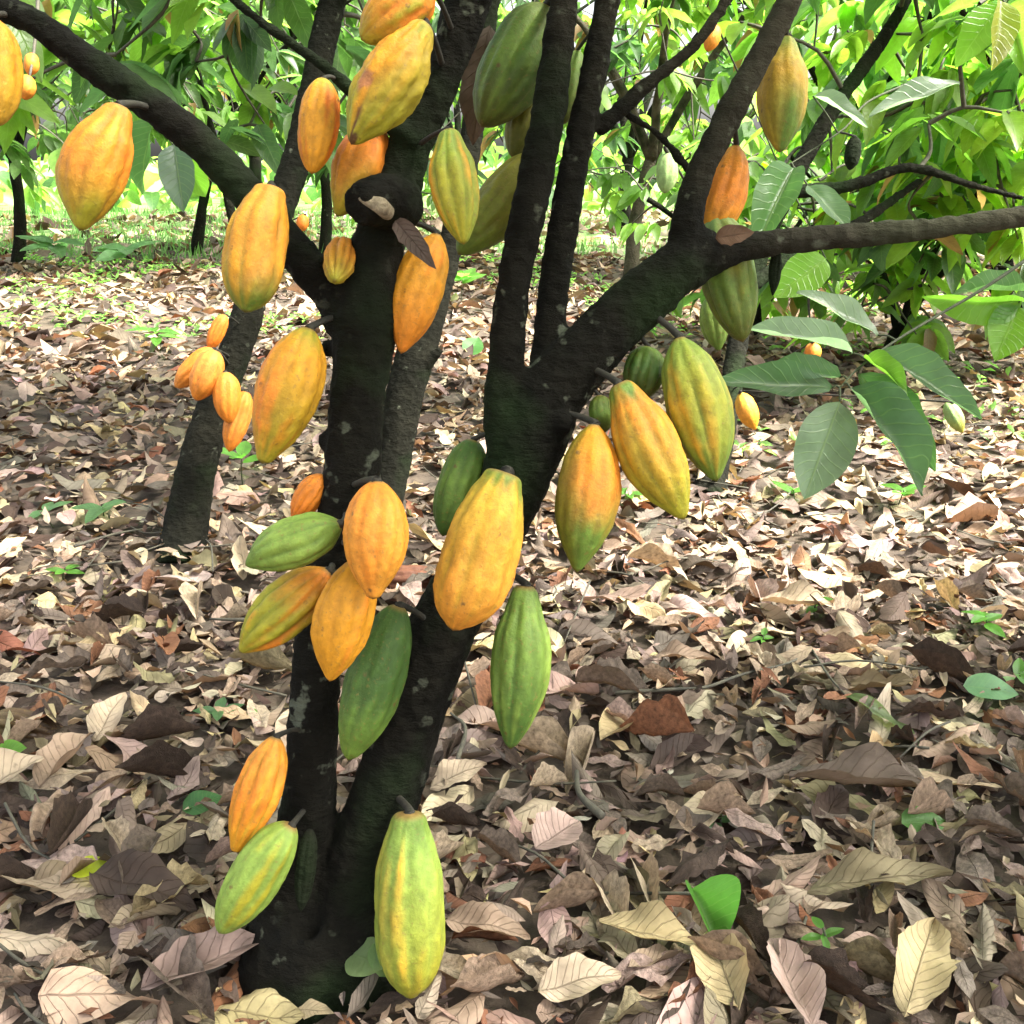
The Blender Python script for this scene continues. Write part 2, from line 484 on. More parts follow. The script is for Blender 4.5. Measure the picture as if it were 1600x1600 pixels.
def crown(name, parent, pts, outs, skel, twig_mat=None, **kw):
    """leaf mesh + the twigs that carry it, as the parts 'crown' and 'branches'"""
    org = np.array(parent.location)
    P, Ld, Nd, Ln, Hw, Cc = sprays(pts, outs, **kw)
    if kw.get('k') is None or True:
        dep = (P - CAMP) @ AX_F
        keep = ~((dep < 1.75) & (dep > -.2) & (np.abs((P - CAMP) @ AX_R) < dep * .62 + .2) & ((P - CAMP) @ AX_U < dep * .58 + .22))
        P, Ld, Nd, Ln, Hw, Cc = [a[keep] for a in (P, Ld, Nd, Ln, Hw, Cc)]
    V, Q, U, C = stamp(GREEN_T, P, Ld, Nd, Ln, Hw, Cc)
    mesh("crown", V, Q, M_LEAF, parent, uv=U, col=C, origin=org)
    g = Geo()
    skel = np.asarray(skel)
    pts = np.array(pts)
    ds = np.min(np.linalg.norm(pts[:, None] - skel[None, ::3], axis=2), axis=1)
    node = [q for q in skel[::2]]
    for ii in np.argsort(ds):                        # each twig springs from the nearest twig already there
        p = pts[ii]
        arr = np.array(node)
        q = arr[np.argmin(np.linalg.norm(arr - p, axis=1))]
        dd = np.linalg.norm(p - q)
        mid = (p + q) / 2 + rng.normal(size=3) * dd * .09 + np.array([0, 0, dd * .06])
        mq = (mid - CAMP) @ AX_F
        if 0 < mq < 1.6 and abs(mid[0]) < mq * .6 and mid[2] < 1.5: continue
        node += [p, mid]
        k_ = 1 / (1 + ds[ii] * 1.2)
        g.tube([q, mid, p], [.0035 + .006 * k_, .003 + .004 * k_, .002 + .0025 * k_], sides=4, cap=False, n=3)
    if g.n:
        g.build("branches", twig_mat or M_TWIG, parent, origin=org)

def limb_points(P, n=6):
    return catmull(np.asarray(P, float), n)

# ------------------------------------------------------------------ limbs of a tree given in photo places
def limb(L, dfun=None, ddef=1.2):
    """[(px,py,width_px[,depth])] -> points, radii"""
    P, r = [], []
    for q in L:
        d = q[3] if len(q) > 3 else (dfun(q[1]) if dfun else ddef)
        P.append(W(q[0], q[1], d)); r.append(q[2] / 2 * d / F)
    return np.array(P), np.array(r)

def trunk_object(limbs, mat, parent, voxel=0.005, disp=0.006, extra=None):
    g = Geo()
    for P, r in limbs:
        g.tube(P, r, sides=14, n=5, rough=0.0)
    if extra: extra(g)
    o = g.build("trunk", mat, parent, origin=np.array(parent.location))
    rm = o.modifiers.new("remesh", 'REMESH'); rm.mode = 'VOXEL'; rm.voxel_size = voxel; rm.use_smooth_shade = True
    sm = o.modifiers.new("smooth", 'SMOOTH'); sm.factor = 0.7; sm.iterations = 5
    for sc, st in ((0.05, disp * .5), (0.012, disp * .5)):
        tx = bpy.data.textures.new("bark_relief", 'CLOUDS'); tx.noise_scale = sc; tx.noise_depth = 3
        dm = o.modifiers.new("relief", 'DISPLACE'); dm.texture = tx; dm.strength = st * 2; dm.mid_level = 0.5
        dm.texture_coords = 'LOCAL'
    return o

def Dt(py):        # depth of the main tree at a picture height
    return 1.09 + (max(min(py, 1520), -200)) / 1520 * 0.10

MAIN = dict(
    left=[(462, 1550, 165), (458, 1480, 160), (468, 1350, 104), (480, 1270, 88), (486, 1200, 80), (490, 1100, 78), (497, 1000, 76), (515, 900, 80), (545, 780, 92),
          (556, 650, 88), (565, 560, 92), (572, 480, 112), (586, 400, 88), (612, 320, 78), (640, 230, 72), (670, 170, 62), (700, 100, 60), (727, 15, 74), (765, -110, 70), (800, -300, 60, 1.2), (830, -700, 42, 1.3)],
    right=[(535, 1555, 150), (540, 1470, 150), (560, 1370, 134), (600, 1250, 114), (640, 1120, 116), (682, 1000, 116), (738, 900, 104), (778, 820, 100), (808, 740, 116),
           (832, 670, 128), (872, 600, 112), (940, 528, 100), (1008, 462, 94), (1078, 405, 84)],
    B=[(560, 500, 80), (485, 420, 68), (430, 355, 64), (367, 280, 62), (300, 213, 60), (210, 146, 58), (122, 84, 54), (60, 38, 48), (0, 10, 44), (-90, -40, 42), (-250, -160, 34), (-420, -420, 24)],
    K=[(655, 225, 30), (600, 188, 24), (546, 138, 22), (492, 92, 20), (437, 55, 18), (350, -15, 18), (250, -120, 14), (120, -330, 9)],
    D=[(800, 740, 84), (785, 640, 68), (791, 560, 64), (801, 450, 63), (815, 380, 62), (837, 280, 62), (863, 140, 60), (881, 0, 54), (905, -150, 50), (925, -420, 42, 1.25), (900, -800, 28, 1.35)],
    E=[(850, 690, 70), (850, 620, 58), (855, 550, 58), (870, 420, 56), (893, 280, 53), (921, 140, 51), (949, 0, 47), (985, -180, 44), (1040, -450, 36, 1.25), (1090, -800, 24, 1.4)],
    G=[(1078, 420, 80), (1072, 360, 58), (1090, 285, 52), (1128, 200, 50), (1176, 110, 46), (1228, 10, 42), (1290, -110, 38), (1380, -330, 30), (1450, -700, 18)],
    H=[(1070, 420, 84), (1130, 394, 58), (1215, 378, 45), (1330, 368, 40), (1450, 358, 37), (1600, 338, 38), (1740, 315, 36), (1950, 230, 28), (2150, 60, 18)],
    M=[(930, 200, 34), (950, 188, 28), (1000, 142, 25), (1046, 105, 23), (1092, 62, 20), (1138, -5, 20), (1180, -100, 18), (1240, -300, 12)],
    N=[(955, 165, 14), (985, 182, 14), (1031, 212, 14), (1070, 258, 14), (1110, 300, 9)],
    stub=[(630, 318, 84, 1.10), (592, 314, 80, 1.06), (556, 322, 64, 1.04)],
)
root_loc = G(500, 1525)
root_loc[2] = 0
tree = empty("cacao_tree", root_loc)
tag(tree, "dark barked cacao tree forking from the ground, the nearest, hung with big pods", "tree")
limbs, SK = [], []
offs = dict(D=-0.01, E=0.015, G=0.0, H=0.01, B=0.0, K=-0.02, M=0.03, N=0.05)
for nm, L in MAIN.items():
    o_ = offs.get(nm, 0.0)
    ws = dict(D=.9, E=.88, G=.92, H=.92, B=.93, right=.96).get(nm, 1.0)
    P, r = limb([(q[0], q[1], q[2] * ws, (q[3] if len(q) > 3 else Dt(q[1])) + o_) for q in L])
    limbs.append((P, r)); SK.append(limb_points(np.column_stack([P, r])))
SKM = np.vstack(SK[:-1])
def knots(g):
    for px, py, w_, d in ((835, 700, 40, 1.09), (1100, 395, 70, 1.10), (560, 1480, 90, 1.13), (420, 1500, 70, 1.16), (600, 1520, 60, 1.15),
                          (510, 690, 34, 1.12), (560, 640, 40, 1.1), (530, 500, 60, 1.1), (195, 128, 30, 1.06), (510, 545, 30, 1.12), (1045, 470, 36, 1.1), (880, 660, 40, 1.08)):
        c = W(px, py, d + .02); rr = w_ / 2 * d / F
        g.tube([c - np.array([0, 0, rr]), c, c + np.array([0, 0, rr])], [rr * .4, rr, rr * .4], sides=10, n=3)
    for px, py, w0 in ((380, 1550, 60), (470, 1585, 60), (610, 1560, 50)):
        a = W(490, 1470, 1.16); b = G(px, py); b[2] = -.02
        g.tube([a, (a + b) / 2 + np.array([0, 0, .012]), b], [.05, .042, .02], sides=10, n=4)
trunk_object(limbs, M_BARK, tree, voxel=0.004, disp=0.005, extra=knots)
# pale cut face on the sawn stub
c = W(588, 318, 1.026)
th = np.linspace(0, 2 * math.pi, 20, endpoint=False)
nrm = unit(np.array([-.25, -1, .45])); aa = unit(np.cross(nrm, [0.2, 0, 1])); bb = np.cross(nrm, aa)
ring = c + aa * (np.cos(th) * .0165 * (1 + .25 * np.cos(th)))[:, None] + bb * (np.sin(th) * .0075 * (1 - .35 * np.cos(th)) + np.cos(th) * -.001)[:, None]
back = ring - nrm * .02
V = np.vstack([ring, back, c + nrm * .001])
k = np.arange(20); k2 = (k + 1) % 20
mesh("cut_face", V, [np.stack([k, k2, k2 + 20, k + 20], -1), np.stack([k, np.full(20, 40), k2], -1)], M_CUT, tree, origin=root_loc)

# main crown, unseen above the frame, shifted and thickened to shade the foreground
pts, outs = [], []
rc = np.random.default_rng(11)
for _ in range(225):
    a = rc.uniform(0, 6.283); rr = math.sqrt(rc.random()); z = rc.uniform(1.5, 2.6)
    x, y = 1.1 + 2.2 * rr * math.cos(a), .75 + 1.05 * rr * math.sin(a)
    pts.append(np.array([x, y, z])); outs.append(np.array([math.cos(a), math.sin(a), -.2]))
crown("crown", tree, pts, outs, SKM[SKM[:, 2] > 1.2][:, :3], k=(5, 9), size=(.15, .28))

# ------------------------------------------------------------------ pods
PROF = {
    'point': [(0, .16), (.025, .27), (.08, .50), (.2, .82), (.38, .99), (.52, 1), (.68, .88), (.82, .62), (.92, .33), (.975, .16), (1, .02)],
    'neck': [(0, .26), (.03, .40), (.09, .52), (.17, .66), (.3, .92), (.48, 1), (.65, .92), (.8, .68), (.91, .38), (.97, .2), (1, .02)],
    'blunt': [(0, .24), (.008, .38), (.03, .48), (.08, .56), (.17, .74), (.33, .95), (.52, 1), (.72, .96), (.85, .76), (.93, .48), (.965, .27), (.985, .17), (1, .02)],
    'oval': [(0, .22), (.02, .36), (.08, .60), (.2, .87), (.4, 1), (.6, .97), (.77, .78), (.89, .50), (.96, .27), (1, .02)],
    'nipple': [(0, .18), (.03, .34), (.09, .56), (.2, .83), (.38, 1), (.55, .98), (.7, .82), (.8, .64), (.88, .44), (.94, .30), (.98, .2), (1, .03)],
}
Cc = dict(O=(240, 141, 42), OD=(234, 124, 32), OY=(238, 156, 54), Y=(222, 172, 56), YG=(172, 164, 44), G=(110, 138, 52), DG=(72, 104, 40), LG=(144, 170, 72),
          OL=(92, 98, 34), OLY=(128, 124, 34), PG=(150, 180, 110), PK=(240, 150, 62), BR=(72, 48, 30), BK=(30, 26, 22), GO=(228, 156, 36))

def nearest_limb(p, sk):
    v = sk[:, :3] - p
    d = np.sqrt((2.6 * (v @ AX_R)) ** 2 + (2.6 * (v @ AX_U)) ** 2 + (v @ AX_F) ** 2) - sk[:, 3]
    return sk[np.argmin(d)]

def pod(x0, y0, x1, y1, w, d, cols, label, shape='point', dt=0.0, ridge=.05, wart=.018, side=None, alt=None, altf=.5, furrow=None, spots=(), bend=0.0, sk=None, group=None,
        cat="cacao pod", name="cacao_pod", stops=(0.0, .45, .95), seg=(64, 56), stalk=True, roll=None):
    r_ = np.random.default_rng(int(x0 * 7 + y0 * 13 + 9999) % 100003)
    p0, p1 = W(x0, y0, d), W(x1, y1, d + dt)
    ax = p1 - p0; Ln = np.linalg.norm(ax); az = ax / Ln
    X = unit(AX_R - az * (AX_R @ az)); Y = np.cross(az, X)
    if Y @ AX_F > 0: Y = -Y; 
    rad = w / 2 * (d + dt / 2) / F
    nth, nt_ = seg
    t = (1 - np.cos(np.linspace(0, math.pi, nt_ + 1))) / 2
    pr = np.array(PROF[shape])
    # smooth profile through the control points
    pc = catmull(pr, 6); rt = np.interp(t, pc[:, 0], np.clip(pc[:, 1], .01, 1.2))
    th = np.linspace(0, 2 * math.pi, nth, endpoint=False)
    ro = r_.uniform(0, .628) if roll is None else roll
    Tt, Th = np.meshgrid(t, th, indexing='ij')
    sp_f = np.abs(np.sin(5 * (Th - ro) + .25 * np.sin(Tt * 5 + ro * 9)))
    prim = 1 - sp_f ** .62                                  # 1 in the ten furrows
    sec = .5 + .5 * np.cos(5 * (Th - ro))
    env = np.clip(np.sin(np.pi * np.clip(Tt * .94 + .04, 0, 1)) * 1.5, .15, 1)
    env2 = np.clip(1.35 - np.abs(Tt - .5) * .6, .6, 1.3)
    q = np.stack([np.cos(Th), np.sin(Th), Tt * 2.6], -1) + r_.uniform(0, 30)
    n1, n2, n3 = noise(q, 1.0, 0), noise(q, 3.6, 1), noise(q, 8.5, 2)
    ridge = ridge * 1.7; wart = wart * 1.05
    rr = rt[:, None] * rad * (1 - ridge * prim * env * env2 - ridge * .55 * sec * env + .045 * n1 + wart * n2 + wart * .7 * np.maximum(n3, -.3))
    bx = (bend + r_.uniform(-.09, .09)) * rad * np.sin(np.pi * Tt)
    wob = .03 * rad * np.sin(Tt * 5 + ro * 20)
    P = p0 + az * (Tt * Ln)[..., None] + X * (rr * np.cos(Th) + bx + wob)[..., None] + Y * (rr * np.sin(Th))[..., None]
    cc = [lin(Cc[c]) * .66 if isinstance(c, str) else lin(c) * .66 for c in cols]
    tj = np.clip(Tt + .09 * n1 + .04 * n2, 0, 1)
    C = np.zeros(Tt.shape + (3,))
    for ch in range(3):
        C[..., ch] = np.interp(tj, stops, [c[ch] for c in cc])
    if alt is not None:                                    # streaks along the pod
        st = noise(np.stack([np.cos(Th) * 2.2, np.sin(Th) * 2.2, Tt * .7], -1) + ro * 40, 1.3, 3)
        f = np.clip((st + .35 * n2) * 1.1 + altf - .5, 0, 1)[..., None] * np.clip(np.sin(np.pi * Tt) * 1.5, 0, 1)[..., None]
        C = C * (1 - f) + lin(Cc[alt]) * .66 * f
    if side is not None:
        sx_, sc, amt = side
        s_ = np.clip((np.cos(Th) * sx_ + .2 * n1 - .15) * 1.4, 0, 1)[..., None] * amt
        C = C * (1 - s_) + lin(Cc[sc]) * .66 * s_
    fu = lin(Cc[furrow]) * .6 if furrow else None
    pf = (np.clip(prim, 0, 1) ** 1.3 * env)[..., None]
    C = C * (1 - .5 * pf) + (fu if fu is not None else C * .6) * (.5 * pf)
    C = C * (1 + .10 * n2 + .06 * n3)[..., None]
    # corky stalk end and a dark remnant at the tip
    e0 = np.clip(1 - Tt / .03, 0, 1)[..., None]; C = C * (1 - e0) + lin((120, 96, 52)) * e0
    e1 = np.clip((Tt - .975) / .02, 0, 1)[..., None] * .7; C = C * (1 - e1) + lin((84, 60, 24)) * e1
    for (ts, ths, rs, colr) in spots:
        dth = np.angle(np.exp(1j * (Th - ths)))
        dd = np.sqrt(((Tt - ts) * 2.1) ** 2 + (dth * rt[:, None] * .75) ** 2) + .05 * n2
        f = np.clip((rs - dd) / .05, 0, 1)[..., None]
        C = C * (1 - f) + lin(colr) * f
    m = nth
    i = (np.arange(nt_)[:, None] * m + np.arange(m)[None]); j = (np.arange(nt_)[:, None] * m + (np.arange(m)[None] + 1) % m)
    Q = np.stack([i, j, j + m, i + m], -1).reshape(-1, 4)
    if np.linalg.det(np.stack([X, Y, az])) < 0: Q = Q[:, ::-1]
    V = P.reshape(-1, 3); Cf = np.clip(C.reshape(-1, 3), .004, .95)
    V = np.vstack([V, p0 - az * Ln * .002, p1 + az * Ln * .004]); Cf = np.vstack([Cf, Cf[0], Cf[-1]])
    k = np.arange(m); k2 = (k + 1) % m; o2 = nt_ * m
    T = np.vstack([np.stack([np.full(m, len(V) - 2), k2, k], -1), np.stack([np.full(m, len(V) - 1), o2 + k, o2 + k2], -1)])
    o = mesh(name, V, [Q, T], M_BARK2 if cols[0] == 'BK' else M_POD, col=Cf, origin=p0)
    tag(o, label, cat, group or GROUP)
    if stalk:
        s = nearest_limb(p0, SKM if sk is None else sk)
        a = s[:3] + unit(p0 - s[:3]) * min(s[3] * .7, np.linalg.norm(p0 - s[:3]) * .8)
        e = p0 + az * Ln * .012
        mid = (a + e) / 2 - az * min(.004, Ln * .03)
        g = Geo(); sr = max(rad * .13, .0022)
        g.tube([a, mid, p0 - az * Ln * .012, e], [sr * .9, sr * .8, sr * 1.0, sr * 1.5], sides=8, n=4)
        g.build("stalk", M_STALK, o, origin=p0)
    return o

GROUP = "cacao pods hanging on the tree"
pod(-18, 30, -6, 198, 92, 1.06, ('OY', 'GO', 'Y'), "bright orange pod cut by the left edge of the picture", 'oval', ridge=.03)
pod(186, 166, 124, 360, 106, 1.04, ('O', 'O', 'YG'), "fat orange pod with dark pointed tip hanging alone under the long left limb", 'neck', side=(-1, 'YG', .45), wart=.02, alt='YG', altf=.2, stops=(.0, .5, .95), bend=-.08)
pod(424, 292, 382, 488, 100, 1.02, ('OY', 'OY', 'G'), "orange pod turning green at its blunt lower end, over the left limb", 'blunt', alt='GO', altf=.55, furrow='G', stops=(.0, .55, .92), side=(-1, 'YG', .25))
pod(484, 514, 410, 724, 104, 1.08, ('YG', 'GO', 'YG'), "long golden pod with green shoulder hanging left of the left stem", 'nipple', ridge=.035, alt='O', altf=.45, stops=(.0, .18, 1.0))
pod(506, 124, 488, 272, 64, 1.06, ('YG', 'GO', 'GO'), "small golden pod hanging from the thin branch at upper left", 'oval', ridge=.035, stops=(.0, .15, 1.0), alt='OD', altf=.3)
pod(672, -22, 564, 62, 86, 1.00, ('O', 'O', 'YG'), "orange pod cut by the top edge above the rotting pod", 'oval', side=(-1, 'O', .2), alt='YG', altf=.3)
pod(664, 38, 550, 226, 102, 1.0, ('YG', 'OY', 'YG'), "warty orange pod with brown rot patch near its lower end", 'neck', wart=.045, ridge=.045, side=(1, 'YG', .7),
    spots=((.60, 2.1, .20, (150, 96, 58)), (.80, 1.8, .09, (120, 80, 34)), (.90, 1.8, .08, (96, 64, 30)), (.98, 1.6, .14, (80, 54, 28))), alt='GO', altf=.4, stops=(.0, .18, .8))
pod(592, 190, 526, 338, 84, 1.10, ('OD', 'O', 'YG'), "bright orange pod half hidden behind the rotting warty pod", 'point', wart=.03, ridge=.04)
pod(538, 378, 522, 440, 54, 1.11, ('O', 'OY', 'YG'), "small ridged orange pod with green furrows in the crook of the left fork", 'oval', dt=-.05, ridge=.12, furrow='OL')
pod(682, 366, 626, 552, 84, 1.12, ('GO', 'GO', 'O'), "golden pod hanging on the right side of the left stem", 'point', ridge=.04, alt='OD', altf=.4)
pod(702, 204, 724, 382, 80, 1.01, ('LG', 'YG', 'YG'), "yellow green ridged pod hanging between the left stem and the twin stems", 'neck', ridge=.075, furrow='G', alt='GO', altf=.55, side=(1, 'G', .5))
pod(852, 12, 752, 198, 112, 1.16, ('OL', 'DG', 'OL'), "large dull green pod with fine ribs behind the twin stems at the top", 'oval', ridge=.06, furrow='LG', alt='G', altf=.45)
pod(848, 246, 716, 398, 84, 1.17, ('OLY', 'OLY', 'G'), "olive pod lying slanted behind the yellow green ridged pod", 'oval', ridge=.04)
pod(838, 128, 800, 246, 58, 1.2, ('OL', 'OLY', 'OL'), "dull olive pod mostly hidden behind the left twin stem", 'oval')
pod(902, 80, 880, 194, 42, 1.19, ('G', 'G', 'OL'), "narrow green pod showing in the gap between the twin stems", 'oval')
pod(1228, 60, 1218, 238, 80, 1.14, ('LG', 'Y', 'G'), "yellow pod with green top and tip hanging at upper right", 'neck', side=(-1, 'Y', .5), stops=(.0, .4, .8), ridge=.035)
pod(1150, 228, 1106, 384, 74, 1.17, ('OY', 'O', 'GO'), "bright orange pod peeking from behind the pale slanting limb", 'point', ridge=.045)
pod(1116, 334, 1162, 534, 90, 1.17, ('PG', 'G', 'OL'), "green pod crossing behind the long horizontal limb", 'oval', ridge=.06, alt='OLY', altf=.4, furrow='DG')
pod(1110, 462, 1124, 548, 44, 1.3, ('G', 'LG', 'G'), "small pale green pod behind the green pod under the horizontal limb", 'point')
pod(1062, 528, 1120, 752, 106, 1.10, ('LG', 'YG', 'G'), "large yellow green pod with faint blush, rightmost of the hanging trio", 'point', alt='Y', altf=.25, side=(1, 'G', .6), ridge=.055, furrow='G', bend=.1)
pod(1012, 542, 998, 626, 68, 1.14, ('G', 'DG', 'OL'), "short dark green pod tucked behind the trio on the right limb", 'oval', ridge=.08, furrow='OL')
pod(966, 600, 1068, 812, 102, 1.075, ('G', 'O', 'YG'), "orange pod with green shoulder and tip, middle of the hanging trio", 'neck', side=(-1, 'YG', .3), stops=(.02, .2, .88), furrow='G', ridge=.045, bend=.06)
pod(936, 618, 944, 676, 40, 1.12, ('OL', 'G', 'OL'), "tiny olive pod between the right limb and the orange pods", 'oval', seg=(40, 30))
pod(930, 664, 902, 894, 100, 1.075, ('GO', 'O', 'G'), "long orange pod fading to olive green tip, leftmost of the hanging trio", 'point', side=(-1, 'OLY', .85), stops=(.0, .4, .78), ridge=.03,
    spots=((.06, 1.6, .045, (80, 60, 24)),))
pod(740, 688, 692, 838, 72, 1.16, ('DG', 'G', 'DG'), "dull green pod behind the big yellow pod and the twin stems", 'oval')
pod(790, 738, 708, 985, 126, 1.025, ('LG', 'G', 'Y', 'OY'), "biggest yellow pod with green shoulder, in front of the right stem", 'blunt', stops=(.0, .06, .2, .9), wart=.025, alt='OY', altf=.5, side=(-1, 'YG', .15), furrow='YG', ridge=.04)
pod(588, 752, 582, 936, 104, 0.97, ('O', 'OY', 'OY'), "plump pale orange pod at the top of the middle cluster", 'nipple', ridge=.05, alt='O', altf=.4, furrow='O', side=(1, 'Y', .3))
pod(532, 818, 384, 884, 84, 1.0, ('G', 'LG', 'G'), "green pod pointing left from the middle cluster", 'point', stops=(.0, .5, 1), ridge=.045, furrow='DG')
pod(506, 742, 456, 812, 46, 1.13, ('O', 'O', 'OD'), "small orange pod above the green pod pointing left", 'point', ridge=.06)
pod(514, 892, 376, 1020, 94, 1.05, ('O', 'YG', 'YG'), "yellow pod with orange streak slanting under the left pointing green pod", 'point', ridge=.09, alt='O', altf=.6, furrow='G')
pod(562, 872, 514, 1064, 96, 1.02, ('GO', 'GO', 'GO'), "golden orange pod hanging lowest of the orange ones in the middle cluster", 'point', ridge=.05, alt='O', altf=.45)
pod(624, 948, 544, 1188, 94, 1.09, ('DG', 'DG', 'G'), "dark green pod behind the golden pod between the two stems", 'oval', ridge=.03)
pod(822, 916, 798, 1170, 98, 1.10, ('G', 'G', 'DG'), "ridged green pod hanging right of the right stem below the yellow pod", 'neck', ridge=.06, alt='LG', altf=.15, furrow='DG', stops=(0, .5, 1))
pod(432, 1152, 368, 1332, 76, 1.10, ('OY', 'O', 'GO'), "orange pod left of the lower trunk above the light green pod", 'nipple', ridge=.09, furrow='YG', alt='Y', altf=.3)
pod(456, 1290, 342, 1458, 86, 1.09, ('LG', 'LG', 'LG'), "light green pod hanging left of the trunk base", 'oval', ridge=.04, alt='YG', altf=.35, furrow='G')
pod(640, 1270, 642, 1560, 112, 1.105, ('G', 'LG', 'YG'), "largest light green pod with yellow streaks touching the ground at the base", 'blunt', stops=(0, .12, 1), ridge=.035, alt='Y', altf=.22, side=(-1, 'LG', .6), furrow='LG')
GROUP = "withered black pods"
pod(484, 1296, 470, 1424, 34, 1.10, ('BK', 'BK', 'BK'), "small withered black pod stuck to the trunk base", 'oval', ridge=.1, seg=(36, 30), stalk=False)
pod(1214, 386, 1207, 462, 21, 1.15, ('BK', 'BK', 'BK'), "tiny withered black pod hanging under the horizontal limb", 'point', ridge=.1, seg=(36, 30))

# dead brown leaves caught against the stems
CURLED = leaf_template(12, 4, .5, .35, .04, 77, curl=.6, crumple=.05, torn=.2)
def single_leaf(name, base, tip, w, mat, col, tmpl, nrm=None, parent=None, **tg):
    base, tip = np.asarray(base), np.asarray(tip)
    Ld = tip - base; ln = np.linalg.norm(Ld)
    nrm = np.array([0, -1, .3]) if nrm is None else np.asarray(nrm, float)
    V, Q, U, C = stamp([tmpl], base[None], Ld[None], nrm[None], np.array([ln]), np.array([w / 2]), np.array([col]), np.array([0]))
    o = mesh(name, V, Q, mat, parent, uv=U, col=C, origin=base if parent is None else np.array(parent.location))
    if tg: tag(o, **tg)
    return o
single_leaf("dead_leaf", W(618, 345, 1.06), W(664, 396, 1.02), .03, M_DRY, (.10, .07, .055), CURLED, label="curled brown dead leaf wedged under the sawn stub", cat="dead leaf", group="dead leaves caught on the tree")
single_leaf("dead_leaf", W(765, 40, 1.22), W(735, 215, 1.24), .07, M_DRY, (.07, .05, .038), CURLED, label="long brown dead leaf hanging behind the large dull green pod", cat="dead leaf", group="dead leaves caught on the tree")
single_leaf("dead_leaf", W(1118, 372, 1.10), W(1172, 360, 1.08), .03, M_DRY, (.11, .06, .035), CURLED, label="small brown dead leaf lying on the horizontal limb", cat="dead leaf", group="dead leaves caught on the tree")

# ------------------------------------------------------------------ neighbouring trees traced in the photo
def traced_tree(label, L, mat, ground, crown_spec, voxel=.008, disp=.008, greens=None, extra_limbs=(), **kw):
    g0 = G(*ground)
    t = empty("cacao_tree", (g0[0], g0[1], 0.0))
    tag(t, label, "tree", "cacao trees standing behind")
    lm = [limb(L)] + [limb(e) for e in extra_limbs]
    trunk_object(lm, mat, t, voxel=voxel, disp=disp)
    sk = np.vstack([limb_points(np.column_stack(q)) for q in lm])
    pts, outs = [], []
    for (cx, cy, cz, rx, ry, rz, n) in crown_spec:
        for _ in range(n):
            v = unit(rng.normal(size=3)) * rng.random() ** .45
            p = np.array([cx + v[0] * rx, cy + v[1] * ry, cz + v[2] * rz])
            pts.append(p); outs.append(np.array([v[0], v[1], -.15]) + rng.normal(size=3) * .2)
    crown("crown", t, pts, outs, sk[len(sk) // 4:, :3], greens=greens, **kw)
    return t, sk

def dl(L, d0, d1):
    n = len(L) - 1
    return [(*q, d0 + (d1 - d0) * i / n) for i, q in enumerate(L)]

dA = proj(G(285, 868))[2]
tA, skA = traced_tree("slender dark cacao tree behind at left, leaning right, bearing a bunch of small orange pods",
    dl([(283, 890, 86), (288, 840, 72), (308, 730, 62), (334, 640, 56), (364, 560, 52), (384, 500, 50), (405, 420, 48), (436, 330, 46), (460, 260, 46), (480, 180, 44), (500, 90, 44), (520, 0, 42), (560, -160, 36), (620, -420, 26), (650, -700, 14)], dA, dA + .35),
    M_BARK2, (285, 868), [(-1.1, 3.4, 1.35, 1.1, .9, .45, 75), (-.2, 2.6, 2.3, 1.2, .8, .5, 60), (.9, 2.0, 2.4, .7, .4, .3, 22)], greens=[(.05, .10, .025), (.09, .17, .02), (.05, .10, .04)])  # last two clusters: out-of-view leaves added to shade this trunk and its pods
dJ = proj(G(600, 850))[2]
tJ, skJ = traced_tree("slender dark cacao tree standing close behind the left stem",
    dl([(592, 870, 60), (602, 790, 56), (612, 740, 54), (632, 620, 60), (652, 550, 62), (680, 470, 46), (700, 400, 40), (725, 290, 38), (740, 190, 36), (752, 90, 36), (770, -40, 34), (800, -250, 26), (830, -500, 14)], dJ, dJ + .2),
    M_BARK2, (600, 850), [(.1, 3.4, 1.95, 1.0, .9, .45, 60), (.1, 3.6, 2.6, 1.4, 1.3, .45, 60)],  # second cluster: unseen overhead leaves added to darken the left ground
    extra_limbs=[dl([(660, 570, 22), (676, 560, 18), (690, 545, 12)], dJ + .05, dJ + .02)])
dC = proj(G(1108, 772))[2]
tC, skC = traced_tree("dark leaning cacao tree behind the hanging trio of pods on the right",
    dl([(1106, 785, 66), (1116, 735, 46), (1130, 680, 38), (1142, 610, 34), (1152, 540, 34), (1170, 450, 32), (1215, 330, 30), (1290, 190, 26), (1380, 60, 22), (1450, -60, 16)], dC, dC + .5),
    M_BARK2, (1108, 772), [(1.6, 3.9, 1.3, .95, .9, .5, 105), (1.2, 3.5, 1.9, 1.0, .9, .35, 50), (1.9, 4.2, .8, .9, .7, .35, 80)],
    greens=[(.09, .18, .025), (.14, .24, .025), (.06, .12, .04), (.17, .26, .03)],
    extra_limbs=[dl([(1235, 300, 24), (1330, 290, 20), (1420, 262, 17), (1520, 290, 12), (1600, 310, 9)], dC + .25, dC + .1), dl([(1170, 450, 24), (1250, 390, 20), (1340, 350, 18), (1440, 280, 12)], dC + .2, dC + .4)])

